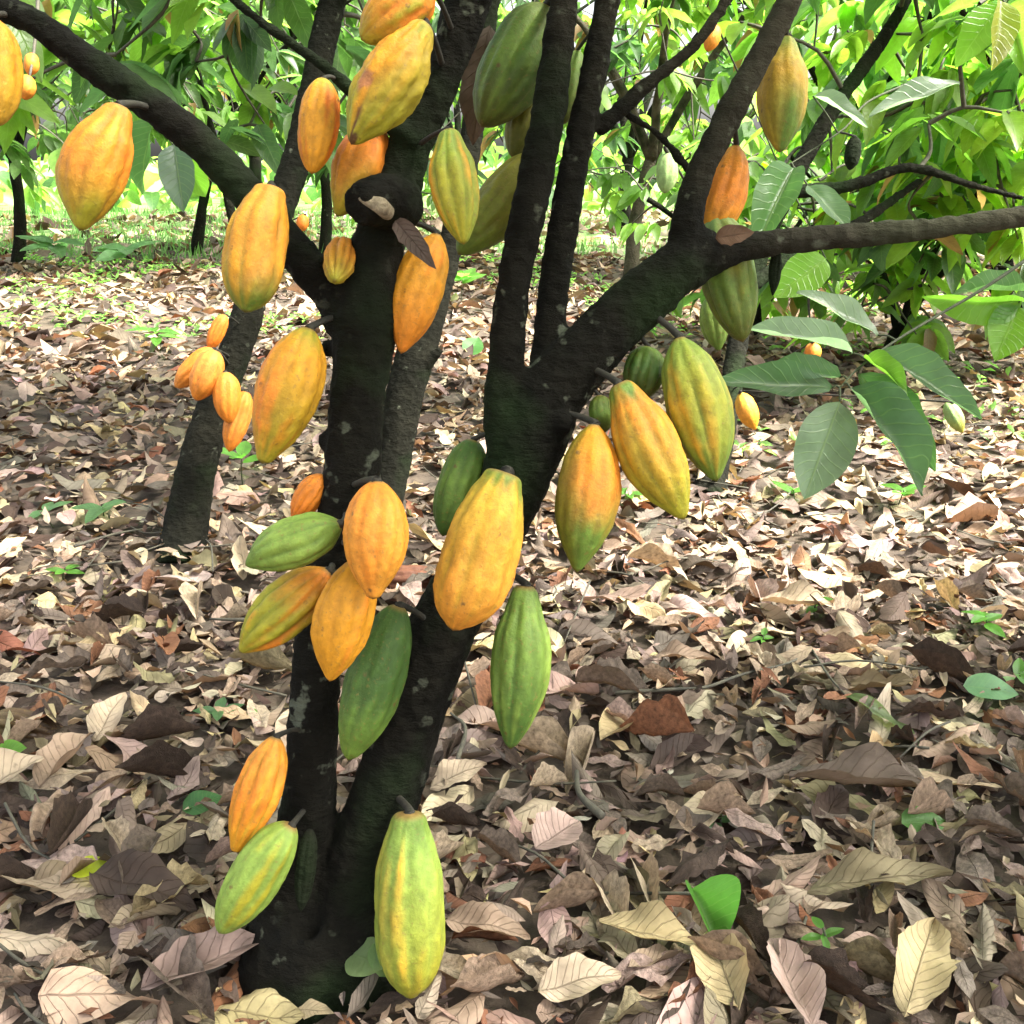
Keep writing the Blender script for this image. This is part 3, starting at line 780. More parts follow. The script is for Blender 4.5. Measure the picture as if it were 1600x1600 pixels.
# small pods on the left neighbour
GROUP = "small orange pods on the leaning tree behind"
pod(352, 492, 326, 548, 26, dA - .02, ('PK', 'O', 'OD'), "thin orange pod topmost of the small bunch on the leaning tree", 'oval', sk=skA, seg=(40, 32), ridge=.07)
pod(334, 546, 274, 606, 40, dA - .06, ('PK', 'O', 'PK'), "small orange pod leftmost of the bunch on the leaning tree", 'oval', sk=skA, seg=(40, 32), ridge=.08)
pod(338, 548, 306, 626, 48, dA - .12, ('PK', 'PK', 'O'), "small orange pod in front, second from left of the bunch", 'oval', sk=skA, seg=(40, 32), ridge=.07)
pod(352, 582, 358, 662, 43, dA - .12, ('PK', 'O', 'O'), "small orange pod at the middle right of the bunch", 'oval', sk=skA, seg=(40, 32), ridge=.06)
pod(384, 612, 358, 706, 40, dA - .08, ('O', 'PK', 'O'), "small orange pod lowest of the bunch behind the golden pod", 'oval', sk=skA, seg=(40, 32), ridge=.09)
pod(476, 336, 470, 362, 20, dA - .04, ('O', 'OD', 'O'), "tiny orange pod beside the upper stem of the leaning tree", 'oval', sk=skA, seg=(24, 20))

# ------------------------------------------------------------------ trees farther back (grown, not traced)
def grown_tree(x, y, h, r, label, mat, nspr, lean=(0, 0), fork=0.9, girth=.06, greens=None, zlo=.9, size=(.13, .24), limbs_n=5):
    t = empty("cacao_tree", (x, y, 0))
    tag(t, label, "tree", "cacao trees standing behind")
    rr = random.Random(int(x * 100 + y * 1000))
    base = np.array([x, y, -.03])
    f = np.array([x + lean[0], y + lean[1], fork])
    mid = (base + f) / 2 + np.array([rr.uniform(-.05, .05), 0, 0])
    lm = [(np.array([base, mid, f]), np.array([girth * 1.25, girth * .95, girth * .9]))]
    a0 = rr.uniform(0, 6)
    for i in range(limbs_n):
        a = a0 + i * 6.283 / limbs_n + rr.uniform(-.3, .3)
        e = f + np.array([math.cos(a) * r * .8, math.sin(a) * r * .8, (h - fork) * rr.uniform(.5, .95)])
        m_ = f + (e - f) * .5 + np.array([0, 0, .12 * r])
        lm.append((np.array([f - np.array([0, 0, .05]), f + (m_ - f) * .4 + np.array([0, 0, .05]), m_, e]), np.array([girth * .75, girth * .55, girth * .4, .008])))
    g = Geo()
    for P, q in lm: g.tube(P, q, sides=10, n=5, rough=.006)
    g.build("trunk", mat, t, origin=np.array(t.location))
    sk = np.vstack([limb_points(np.column_stack(q)) for q in lm])
    pts, outs = [], []
    for _ in range(nspr):
        a = rng.uniform(0, 6.283); q = math.sqrt(rng.random()) * r
        z = zlo + (h - zlo) * rng.random() ** .8
        q *= math.sqrt(max(.15, 1 - ((z - zlo) / (h - zlo + .4)) ** 2))
        pts.append(np.array([x + lean[0] + q * math.cos(a), y + lean[1] + q * math.sin(a), z]))
        outs.append(np.array([math.cos(a), math.sin(a), -.2]))
    crown("crown", t, pts, outs, sk[8:, :3], greens=greens, size=size)
    return t, sk

GR1 = [(.07, .14, .025), (.11, .19, .03), (.045, .10, .03), (.14, .22, .035)]
GR2 = [(.07, .13, .035), (.10, .18, .04), (.05, .10, .03)]
far_specs = [
    # ground place in the photo, height, radius, sprays, lean, label
    ((28, 412), 2.8, 2.0, 170, (.1, 0), "cacao tree far left whose thin trunk meets the litter near the picture edge", GR2, .7, .05),
    ((305, 402), 3.0, 1.8, 120, (.25, 0), "cacao tree with thin black trunk in front of the pale green clearing", GR2, 1.0, .045),
    ((372, 440), 2.6, 1.6, 110, (-.1, .1), "cacao tree with thin trunk half hidden by the pod over the left limb", GR2, .9, .035),
    ((506, 400), 2.8, 1.8, 130, (.0, .2), "cacao tree with slim trunk between the left fork and the leaning tree", GR1, .7, .05),
    ((985, 440), 2.7, 1.8, 150, (.12, 0), "cacao tree with slender grey trunk right of the twin stems", GR1, .5, .05),
    ((1290, 425), 2.8, 1.9, 190, (.1, 0), "broad cacao tree behind the horizontal limb at right", GR1, .35, .06),
    ((1570, 432), 2.6, 1.7, 190, (-.1, 0), "leafy cacao tree at the right edge above the bright litter", GR1, .45, .06),
    ((720, 400), 2.9, 1.8, 130, (0, .1), "cacao tree seen in the gap between the left stem and the twin stems", GR1, .4, .05),
    ((-160, 470), 2.7, 1.9, 150, (.2, 0), "cacao tree just beyond the left picture edge with leaves reaching in", GR2, .7, .06),
]
for k, (gp, h, r, n, ln, lab, gr, zlo, gi) in enumerate(far_specs):
    q = G(*gp)
    grown_tree(q[0], q[1], h, r, lab, M_BARKP if k in (4,) else M_BARK2, int(n * 1.4), lean=ln, girth=gi, greens=gr, zlo=zlo)
for gp, h, r, n, lab in (((1400, 560), 1.2, .85, 75, "young cacao tree with low foliage behind the hanging twig of big leaves"), ((1570, 545), 1.3, .95, 75, "young cacao tree with low foliage at the right edge"),
                         ((1180, 535), 1.05, .75, 80, "young cacao tree with low foliage behind the hanging trio of pods")):
    q = G(*gp)
    grown_tree(q[0], q[1], h, r, lab, M_BARK2, n, fork=.15, girth=.025, greens=[(.11, .2, .03), (.14, .24, .03), (.08, .15, .04)], zlo=.1, size=(.11, .19))
for x, y, lab in ((-3.2, 13.5, "distant cacao tree beyond the clearing at left"), (1.4, 13.0, "distant cacao tree behind the twin stems"), (5.6, 12.5, "distant cacao tree at far right"),
                  (-7.5, 12.0, "distant cacao tree at far left")):
    grown_tree(x, y, 3.6, 2.4, lab, M_BARK2, 120, girth=.08, greens=GR1, zlo=.5, size=(.2, .34))

# ------------------------------------------------------------------ far thicket: one mass of leaves
def thicket():
    n = 2600
    x = rng.uniform(-22, 24, n); y = 17 + rng.uniform(0, 7, n) + np.abs(x) * -.15
    z = rng.random(n) ** 1.1 * (1.3 + .9 * noise(np.stack([x, x * 0, x * 0], -1), .25, 3)) + .1
    P = np.stack([x, y, z], -1)
    Ld = rng.normal(size=(n, 3)); Ld[:, 2] = -np.abs(Ld[:, 2]) * .6
    Nd = rng.normal(size=(n, 3)) * .5 + np.array([0, 0, 1])
    Ln = rng.uniform(.28, .6, n)
    Cl = np.array(GR1)[rng.integers(0, 4, n)] * rng.uniform(.7, 1.3, (n, 1))
    V, Q, U, C = stamp(GREEN_T, P, Ld, Nd, Ln, Ln * .25, Cl)
    o = mesh("far_thicket", V, Q, M_LEAF, uv=U, col=C)
    tag(o, "far off wall of pale green foliage closing the plantation", "foliage", kind="stuff")
thicket()

# ------------------------------------------------------------------ leafy twig hanging in from the right
BIG = [leaf_template(16, 5, f, d, w_, s, tipx=tx, crumple=.02, torn=tn) for f, d, w_, s, tx, tn in
       ((.5, .12, .04, 21, .05, .05), (.7, .2, .05, 22, -.07, .03), (.35, .08, .04, 23, .03, .0), (.6, .28, .05, 24, .0, .08))]
def leafy(label, twig, leaves, group, origin, catg="branch"):
    o = empty("leafy_branch", origin)
    tag(o, label, catg, group)
    g = Geo()
    P = np.array([W(q[0], q[1], q[3]) for q in twig]); r = np.array([q[2] / 3.4 * q[3] / F for q in twig])
    g.tube(P, r, sides=8, n=5)
    for i, q in enumerate(leaves):
        bx, by, tx, ty, w_, d0, d1 = q[:7]
        b = W(bx, by, d0); s = catmull(P, 5); j = s[np.argmin(np.linalg.norm(s - b, axis=1))]
        g.tube([j, (j + b) / 2 + np.array([0, 0, .003]), b], [.0016, .0014, .0013], sides=6, n=3)
    g.build("twig", M_GTWIG, o, origin=np.array(o.location))
    for i, q in enumerate(leaves):
        bx, by, tx, ty, w_, d0, d1, col, nrm, k = q
        lf = single_leaf("leaf", W(bx, by, d0), W(tx, ty, d1), w_ * (d0 + d1) / 2 / F, M_LEAF, col, BIG[k % 4], nrm=nrm, parent=o)
    return o
DGN = (.055, .105, .05); GRY = (.12, .17, .12); BRT = (.09, .19, .02); MID = (.05, .11, .035)
leafy("leafy twig with big drooping green leaves in front of the bright litter at right",
      [(1680, 350, 11, 1.5), (1600, 408, 10, 1.45), (1530, 455, 9, 1.42), (1470, 490, 8, 1.4), (1400, 532, 7, 1.36), (1345, 572, 6, 1.33), (1312, 606, 4, 1.31)],
      [(1312, 628, 1260, 778, 92, 1.30, 1.28, GRY, (-.1, -1, .5), 2),
       (1328, 606, 1464, 756, 84, 1.31, 1.27, DGN, (.45, -1, .7), 1),
       (1340, 584, 1472, 732, 72, 1.34, 1.33, MID, (.3, -1, .2), 0),
       (1368, 552, 1542, 642, 66, 1.35, 1.30, DGN, (.1, -.9, 1), 0),
       (1312, 590, 1180, 572, 50, 1.33, 1.30, DGN, (0, -.7, .9), 3),
       (1300, 606, 1122, 590, 56, 1.31, 1.26, DGN, (0, -.8, .7), 2),
       (1332, 552, 1180, 500, 52, 1.34, 1.30, GRY, (0, -.5, 1), 0),
       (1372, 524, 1252, 448, 52, 1.37, 1.36, GRY, (.2, -.5, 1), 2),
       (1350, 560, 1420, 600, 34, 1.34, 1.28, BRT, (0, -.6, 1), 1)],
      "leafy branches reaching in at right", W(1600, 408, 1.45))
leafy("thin twig with three broad green leaves at the right edge above the hanging twig",
      [(1700, 430, 8, 1.6), (1640, 450, 6, 1.58), (1595, 468, 4, 1.55)],
      [(1596, 470, 1470, 486, 58, 1.55, 1.50, BRT, (0, -.8, -.3), 3), (1600, 455, 1500, 440, 40, 1.58, 1.55, MID, (0, -.6, 1), 1), (1590, 478, 1560, 560, 70, 1.55, 1.52, BRT, (-.3, -1, .2), 0)],
      "leafy branches reaching in at right", W(1640, 450, 1.58))
leafy("bare looking twig above the horizontal limb with three grey green drooping leaves",
      [(1420, 130, 7, 1.75), (1355, 160, 6, 1.72), (1320, 200, 5, 1.7), (1260, 240, 4, 1.68), (1220, 265, 3, 1.66)],
      [(1240, 262, 1180, 372, 68, 1.66, 1.6, MID, (-.4, -1, .3), 1), (1262, 290, 1330, 352, 50, 1.66, 1.6, DGN, (.2, -.8, .6), 2), (1290, 404, 1214, 462, 66, 1.62, 1.6, BRT, (-.2, -1, .3), 0),
       (1500, 130, 1360, 170, 40, 1.7, 1.68, GRY, (0, -.5, 1), 2), (1270, 150, 1360, 190, 34, 1.68, 1.66, GRY, (0, -.6, 1), 0)],
      "leafy branches reaching in at right", W(1420, 130, 1.75))
leafy("drooping twig with large blue green leaves below the long left limb",
      [(170, 120, 6, 1.5), (225, 170, 5, 1.5), (262, 215, 4, 1.5), (275, 235, 3, 1.5)],
      [(272, 226, 286, 326, 56, 1.5, 1.48, (.06, .10, .07), (.2, -1, .1), 0), (240, 185, 205, 300, 54, 1.52, 1.55, MID, (-.3, -1, .2), 1), (262, 215, 330, 318, 46, 1.52, 1.6, BRT, (.3, -1, .1), 3)],
      "leafy branches below the left limb", W(170, 120, 1.5))
leafy("twig with yellow hanging leaf in the upper right corner",
      [(1640, -60, 6, 1.7), (1590, -20, 5, 1.7), (1565, 10, 4, 1.7)],
      [(1562, 0, 1560, 104, 54, 1.7, 1.68, (.16, .17, .02), (.3, -1, .1), 0), (1570, 10, 1610, 110, 60, 1.75, 1.7, BRT, (-.3, -1, .3), 1), (1560, 10, 1500, 90, 60, 1.75, 1.75, BRT, (-.3, -1, .3), 3)],
      "leafy branches reaching in at right", W(1640, -60, 1.7))

GROUP = "pods on trees farther back"
PGR = "pods on trees farther back"
far_sk = np.vstack([skC, skA, skJ])
pod(52, 84, 46, 118, 24, 1.7, ('O', 'OY', 'O'), "small orange fruit behind the left edge pod, the upper one of two", 'oval', sk=far_sk, seg=(24, 20), stalk=False)
pod(44, 118, 38, 156, 28, 1.68, ('O', 'OY', 'O'), "small orange fruit behind the left edge pod, the lower one of two", 'oval', sk=far_sk, seg=(24, 20), stalk=False)
g = Geo(); g.tube([W(60, -40, 1.75), W(58, 30, 1.72), W(52, 86, 1.7), W(46, 122, 1.68)], [.004, .003, .0025, .002], sides=6)
tag(g.build("hanging_twig", M_TWIG, origin=W(60, -40, 1.75)), "thin hanging twig carrying two small orange fruits at the left edge", "twig")
pod(1120, 40, 1104, 80, 26, 2.2, ('O', 'GO', 'O'), "tiny orange pod between the leaves at the top right of centre", 'oval', sk=skC, seg=(24, 20))
pod(1044, 240, 1038, 302, 36, 2.3, ('PG', 'PG', 'PG'), "pale green pod behind the twigs right of the twin stems", 'oval', sk=skC, seg=(30, 24))
pod(1156, 614, 1180, 672, 34, 2.4, ('Y', 'OY', 'GO'), "small yellow pod right of the large yellow green pod near the ground", 'point', sk=skC, seg=(30, 24))
pod(1268, 536, 1272, 566, 26, 2.4, ('PK', 'O', 'O'), "tiny orange pod seen between the big drooping leaves", 'oval', sk=skC, seg=(24, 20))
pod(1478, 628, 1504, 676, 28, 2.6, ('PG', 'PG', 'YG'), "pale green pod hanging over the bright litter at far right", 'point', sk=skC, seg=(30, 24))
pod(1336, 214, 1328, 266, 26, 1.68, ('BK', 'BK', 'BK'), "withered black pod hanging from the bare twig at upper right", 'oval', sk=np.column_stack([limb_points([W(1355, 160, 1.72), W(1320, 200, 1.7), W(1260, 240, 1.68)]), np.full(13, .003)]), seg=(30, 24), group="withered black pods")

# ------------------------------------------------------------------ leaf litter
DRYC = {
    "pale tan": (.38, .30, .21), "straw yellow": (.36, .285, .155), "light brown": (.26, .185, .13), "grey brown": (.145, .112, .088),
    "reddish brown": (.19, .085, .045), "dark brown": (.05, .033, .024), "pinkish brown": (.30, .215, .18), "olive brown": (.17, .14, .08),
}
CN = list(DRYC); CA = np.array([DRYC[k] for k in CN])
CPRO = np.array([.15, .07, .20, .23, .05, .19, .08, .03]); CPRO = CPRO / CPRO.sum()
def dry_templates(nl, nw, n, seed):
    out = []
    for i in range(n):
        r = np.random.default_rng(seed + i)
        out.append(leaf_template(nl, nw, r.uniform(-.25, .45), r.uniform(-.22, .3), r.uniform(.0, .045), seed + i, wpos=r.uniform(.38, .55), curl=r.uniform(-.5, 1.1) * (r.random() < .7),
                                 crumple=r.uniform(.03, .085), torn=r.uniform(0, .5) * (r.random() < .7), twist=r.uniform(-1, 1) * 1.2, tipx=r.uniform(-.3, .3)))
    return out
DT_HI = dry_templates(14, 4, 26, 300)
DT_MD = dry_templates(7, 2, 20, 400)
DT_LO = dry_templates(3, 1, 12, 500)

def litter_points(r0, r1, dens, ang):
    n = int(dens * .5 * (r1 ** 2 - r0 ** 2) * 2 * ang)
    a = rng.uniform(-ang, ang, n); r = np.sqrt(rng.uniform(r0 ** 2, r1 ** 2, n))
    return r * np.sin(a), r * np.cos(a)

base_xy = root_loc[:2]
def litter_arrays(x, y, lift, lo, hi, tilt):
    n = len(x)
    keep = np.hypot(x - base_xy[0], y - base_xy[1]) > .07
    x, y = x[keep], y[keep]; n = len(x)
    z = gh(x, y) + lift * rng.random(n) ** 1.4 + .004
    a = rng.uniform(0, 6.283, n)
    Ld = np.stack([np.cos(a), np.sin(a), rng.normal(size=n) * tilt], -1)
    Nd = np.stack([rng.normal(size=n) * tilt, rng.normal(size=n) * tilt, np.ones(n)], -1)
    flip = rng.random(n) < .45
    Nd[flip] *= -1
    Ln = rng.uniform(lo, hi, n) * np.where(rng.random(n) < .35, .5, 1)
    P = np.stack([x, y, z], -1) - unit(Ld) * (Ln * .5)[:, None] * np.array([1, 1, 1])
    P[:, 2] = np.maximum(P[:, 2], gh(P[:, 0], P[:, 1]) + .002)
    Cl = CA[rng.choice(len(CN), n, p=CPRO)] * rng.uniform(.65, 1.3, (n, 1)) * (1 + rng.normal(size=(n, 3)) * .05)
    return P, Ld, Nd, Ln, Ln * rng.uniform(.16, .27, n), np.clip(Cl, .01, .8)

Vs, Qs, Us, Cs, off = [], [], [], [], 0
for (r0, r1, dens, ang, lift, lo, hi, tl, T) in (
        (.35, 2.4, 600, .95, .036, .045, .14, .2, DT_HI), (.35, 2.6, 1100, .9, .04, .015, .06, .28, DT_LO), (2.4, 5.0, 480, .85, .045, .05, .15, .26, DT_MD),
        (5.0, 9.5, 230, .8, .05, .07, .18, .27, DT_LO), (9.5, 17, 28, .8, .05, .14, .3, .3, DT_LO), (.35, 3, 25, 3.14, .02, .08, .2, .2, DT_LO)):
    x, y = litter_points(r0, r1, dens, ang)
    V, Q, U, C = stamp(T, *litter_arrays(x, y, lift, lo, hi, tl))
    Vs.append(V); Qs.append(Q + off); Us.append(U); Cs.append(C); off += len(V)
o = mesh("leaf_litter", np.vstack(Vs), np.vstack(Qs), M_DRY, uv=np.vstack(Us), col=np.vstack(Cs))
tag(o, "thick carpet of dry brown and tan cacao leaves covering the ground", "leaf litter", kind="stuff")

# the three hundred leaves that show largest lie on top as things of their own
shape_words = [("flat", 0), ("curled", 1), ("crumpled", 2), ("folded", 3)]
TOPT = {}
for i, (wd, _) in enumerate(shape_words):
    TOPT[wd] = []
    for j in range(6):
        s = 700 + i * 10 + j; r = np.random.default_rng(s)
        kw = dict(flat=dict(fold=.15, droop=.06, wave=.05, crumple=.035, curl=.2, torn=r.uniform(0, .3)), curled=dict(fold=.5, droop=r.uniform(-.4, .3), wave=.05, crumple=.05, curl=1.0, torn=r.uniform(0, .2)),
                  crumpled=dict(fold=.3, droop=.1, wave=.10, crumple=.10, curl=.4, torn=.4), folded=dict(fold=1.3, droop=.15, wave=.06, crumple=.05, curl=0, torn=.25))[wd]
        TOPT[wd].append(leaf_template(16, 5, seed=s, wpos=r.uniform(.4, .52), tipx=r.uniform(-.25, .25), twist=r.uniform(-.5, .5), **kw))
DATA = {}
def near_words(px, py):
    row = "bottom row" if py > 1480 else "near row" if py > 1330 else "third row" if py > 1180 else "fourth row" if py > 1040 else "far row"
    for lim, w_ in ((170, "by the left edge"), (340, "left of the base pods"), (620, "beside the dark trunk"), (760, "beside the largest base pod"), (900, "under the ridged green pod"),
                    (1060, "left of the bright green leaf"), (1180, "level with the bright green leaf"), (1330, "right of the bright green leaf"), (1470, "between green leaf and right edge")):
        if px < lim: return row + ", " + w_
    return row + ", by the right edge"
placed = []
rl = np.random.default_rng(31)
tries = 0
while len(placed) < 290 and tries < 20000:
    tries += 1
    px, py = rl.uniform(-20, 1620), 900 + 720 * rl.random() ** .75
    q = G(px, py)
    if np.hypot(q[0] - base_xy[0], q[1] - base_xy[1]) < .11: continue
    if any((q[0] - a) ** 2 + (q[1] - b) ** 2 < .055 ** 2 for a, b in placed): continue
    if 1050 < px < 1160 and 1380 < py < 1510: continue
    placed.append((q[0], q[1]))
    wd = shape_words[rl.choice(4, p=[.35, .27, .24, .14])][0]
    vi = int(rl.integers(6)); ci = int(rl.choice(len(CN), p=CPRO))
    key = (wd, vi, ci)
    ln = .055 + .08 * rl.random() ** 1.4
    if key not in DATA:
        TV, TQ, TU = TOPT[wd][vi]
        V = TV.copy(); V[:, 0] *= rl.uniform(.17, .25); V[:, 1] -= .5
        # let it lie on its lowest points, the way a dropped leaf does
        V[:, 2] -= np.percentile(V[:, 2], 6)
        c_ = np.tile(CA[ci] * rl.uniform(.85, 1.15), (len(V), 1)) * (1 + .12 * noise(V, 5, 1))[:, None]
        tmp = mesh("dry_leaf", V, TQ, M_DRY, uv=TU, col=np.clip(c_, .01, .8))
        DATA[key] = tmp.data; ob = tmp
    else:
        ob = bpy.data.objects.new("dry_leaf", DATA[key]); COL.objects.link(ob)
    ob.scale = (ln, ln, ln)
    ob.rotation_euler = (rl.normal() * .1, rl.normal() * .1, rl.uniform(0, 6.283))
    ob.location = (q[0], q[1], float(gh(q[0], q[1])) + .020 + rl.uniform(0, .014))
    sz = "small" if ln < .085 else "large" if ln > .12 else "medium"
    tag(ob, f"{sz} {CN[ci]} {wd} dry leaf, {near_words(px, py)}", "dry leaf", "dry fallen leaves lying on top of the litter")

# ------------------------------------------------------------------ green fallen leaves, seedlings, twigs, dried pod
def ground_leaf(px, py, ln, wd, ang, col, label, tmpl, tilt=(.1, .1), lift=.035, mat=None, name="fallen_leaf", cat="leaf"):
    q = G(px, py); q[2] = gh(q[0], q[1]) + lift
    d = np.array([math.cos(ang), math.sin(ang), tilt[0]])
    n = np.array([tilt[1], -.25, 1.0])
    return single_leaf(name, q - unit(d) * ln / 2, q + unit(d) * ln / 2, wd, mat or M_LEAF, col, tmpl, nrm=n, label=label, cat=cat, group="green and yellow leaves fallen on the litter")
FOLD = leaf_template(14, 5, 2.2, .05, .02, 91, wpos=.42, crumple=.02)
ROUND = leaf_template(12, 4, .2, .12, .02, 92, wpos=.42)
ground_leaf(1100, 1470, .082, .064, R(-74), (.07, .19, .03), "bright green folded leaf lying on the near litter", FOLD, (-.3, .1), .05)
ground_leaf(152, 1416, .05, .034, R(20), (.34, .40, .03), "small yellow green leaf lying on a dark leaf at lower left", ROUND, (.1, -.2), .045)
ground_leaf(578, 1585, .056, .046, R(-35), (.16, .23, .10), "pale green leaf leaning against the trunk base, left one of the pair", ROUND, (.3, -.4), .075)
ground_leaf(612, 1580, .050, .044, R(70), (.17, .25, .11), "pale green leaf under the largest base pod, right one of the pair", ROUND, (.3, .3), .075)
ground_leaf(20, 1208, .05, .04, R(10), (.12, .30, .03), "bright green leaf lying by the left edge", ROUND, (.2, .2), .04)
ground_leaf(320, 1290, .055, .052, R(30), (.06, .16, .05), "round green leaf lying left of the orange pod by the trunk", ROUND, (.2, -.3), .045)
ground_leaf(1540, 1124, .085, .07, R(-20), (.12, .25, .12), "blue green leaf lying in the litter near the right edge", ROUND, (.1, .2), .045)
ground_leaf(1440, 1316, .07, .045, R(10), (.10, .22, .06), "small green leaf half under dry leaves at lower right", ROUND, (.0, .2), .04)
ground_leaf(1375, 1165, .13, .05, R(-40), (.10, .14, .05), "dull green leaf curling in the litter right of centre", CURLED, (.0, .2), .045)
ground_leaf(740, 560, .12, .10, R(60), (.05, .17, .03), "round green leaf standing behind the twin stems", ROUND, (.8, .3), .08)

BIGD = [leaf_template(18, 6, seed=850 + i, fold=f, droop=d, wave=w_, crumple=c_, curl=cu, torn=t_, wpos=.46, tipx=tx, twist=tw) for i, (f, d, w_, c_, cu, t_, tx, tw) in enumerate((
    (.3, .1, .09, .05, .3, .35, .1, .3), (.5, .05, .07, .04, .3, .15, -.15, -.4), (.2, .2, .06, .06, .2, .15, .05, .5), (.8, .1, .05, .04, 0, .2, .1, 0)))]
for k_, (px, py, ln, wd, an, cn, tilt, lab) in enumerate((
        (1430, 1550, .15, .085, 60, "straw yellow", (.1, .1), "large straw coloured leaf with ragged edge at the bottom, near the right corner"),
        (1128, 1556, .11, .07, 95, "straw yellow", (.1, -.3), "broad crinkled straw coloured leaf at the bottom, below the bright green leaf"),
        (905, 1586, .10, .055, 20, "pale tan", (.1, .1), "pale tan leaf cut by the bottom edge, right of the largest base pod"),
        (1228, 1576, .12, .06, 100, "pinkish brown", (.2, .1), "smooth pinkish brown leaf at the bottom edge between two straw coloured leaves"),
        (1370, 1420, .19, .06, 8, "olive brown", (.05, .25), "long olive tan leaf lying crosswise, right of the bright green fallen leaf"),
        (1340, 1262, .20, .062, -12, "grey brown", (.05, .3), "long grey brown leaf lying crosswise in the litter at right"),
        (176, 1160, .105, .06, 80, "pale tan", (.55, .1), "pale ribbed leaf standing up in the litter at left"),
        (110, 1235, .12, .06, 75, "light brown", (.3, -.2), "light brown leaf with pointed base below the pale ribbed leaf"),
        (716, 1250, .09, .06, 20, "pale tan", (.3, .2), "pale greyish leaf leaning behind the right stem"),
        (1010, 1500, .12, .055, -25, "straw yellow", (.1, .1), "straw coloured leaf left of and below the bright green leaf"),
        (760, 1500, .10, .045, -10, "light brown", (.1, .3), "curled light brown leaf right of the largest base pod's tip"),
        (330, 1570, .14, .05, 25, "pinkish brown", (.2, .4), "long pinkish tan leaf at the bottom, left of the trunk base"),
        (365, 1510, .09, .05, -60, "reddish brown", (.4, .1), "reddish brown leaf propped against the trunk base"),
        (20, 1275, .11, .065, 40, "pale tan", (.2, .1), "pale cream leaf cut by the left edge"),
        (230, 1450, .14, .075, -15, "dark brown", (.05, .2), "large dark leaf under the small yellow green leaf"),
        (870, 1340, .08, .07, 40, "pinkish brown", (.2, .1), "round dull pink brown leaf right of the largest base pod"),
        (1065, 1070, .11, .05, -15, "light brown", (.1, .3), "smooth light brown leaf just above the thin fallen twig"),
        (1240, 985, .14, .07, -20, "pale tan", (.1, .2), "pale leaf in the bright litter left of the upright seedling"))):
    ground_leaf(px, py, ln, wd, R(an), DRYC[cn], lab, BIGD[k_ % 4], tilt, .055, M_DRY, "dry_leaf", "dry leaf")
    bpy.context.scene.collection.objects[-1]['group'] = "dry fallen leaves lying on top of the litter"

def seedling(px, py, h, nleaf, ln, col, label, sd):
    r = np.random.default_rng(sd)
    ln = ln * (.72 if h < .1 else 1)
    q = G(px, py); q[2] = gh(q[0], q[1])
    o = empty("seedling", q); tag(o, label, "seedling", "green seedlings growing through the litter")
    top = q + np.array([r.normal() * .01, r.normal() * .01, h])
    g = Geo(); g.tube([q - np.array([0, 0, .01]), (q + top) / 2 + r.normal(size=3) * .004, top], [.0022, .0018, .0014], sides=6)
    g.build("stem", M_GTWIG, o, origin=q)
    for i in range(nleaf):
        a = 6.283 * i / nleaf + r.uniform(-.4, .4)
        d = np.array([math.cos(a), math.sin(a), r.uniform(-.1, .5)])
        b = top - np.array([0, 0, r.uniform(0, h * .3)])
        single_leaf("leaf", b, b + unit(d) * ln * r.uniform(.8, 1.15), ln * .42, M_LEAF, np.array(col) * r.uniform(.85, 1.2), ROUND, nrm=(r.normal() * .2, -.2, 1), parent=o)
BG = (.08, .21, .03); TG = (.07, .15, .06)
for s in ((165, 825, .06, 4, .11, TG, "dark green seedling left of the leaning tree's foot"), (85, 822, .05, 3, .09, TG, "bluish seedling near the left edge, level with the leaning tree's foot"),
          (380, 765, .10, 4, .10, BG, "bright green seedling right of the leaning tree"), (335, 1140, .04, 4, .06, TG, "small seedling left of the orange pod by the lower trunk"),
          (400, 1145, .03, 3, .045, BG, "tiny seedling beside the lower trunk"), (982, 795, .06, 5, .07, BG, "bright seedling below the hanging trio of pods"),
          (1278, 985, .06, 5, .055, BG, "upright yellow green seedling in the middle of the bright litter"), (1190, 1030, .04, 4, .04, BG, "tiny seedling above the fallen twig"),
          (1545, 1010, .07, 5, .07, BG, "seedling in the sunlit litter near the right edge"), (1585, 1110, .05, 4, .07, BG, "seedling at the right edge below the sunlit litter"),
          (1120, 1300, .03, 3, .05, TG, "tiny bluish seedling above the bright green fallen leaf"), (1290, 1500, .06, 4, .035, BG, "thin seedling right of the bright green fallen leaf"),
          (1240, 800, .07, 5, .09, BG, "seedling under the hanging twig of big leaves"), (1400, 800, .07, 5, .09, BG, "seedling below the largest drooping leaf"),
          (100, 1390 - 480, .04, 4, .06, BG, "seedling in the litter at middle left"), (250, 560, .12, 6, .12, BG, "green seedling in the litter left of the small orange pods"),
          (90, 430, .25, 7, .3, TG, "broad leafy seedling at the edge of the clearing, the left one"), (200, 440, .22, 7, .28, TG, "broad leafy seedling at the edge of the clearing, the right one"),
          (720, 480, .2, 7, .2, BG, "leafy seedling between the left stem and the twin stems"), (1250, 640, .1, 6, .12, BG, "seedling in the bright litter beyond the drooping leaves")):
    seedling(*s, sd=int(s[0] * 3 + s[1]))

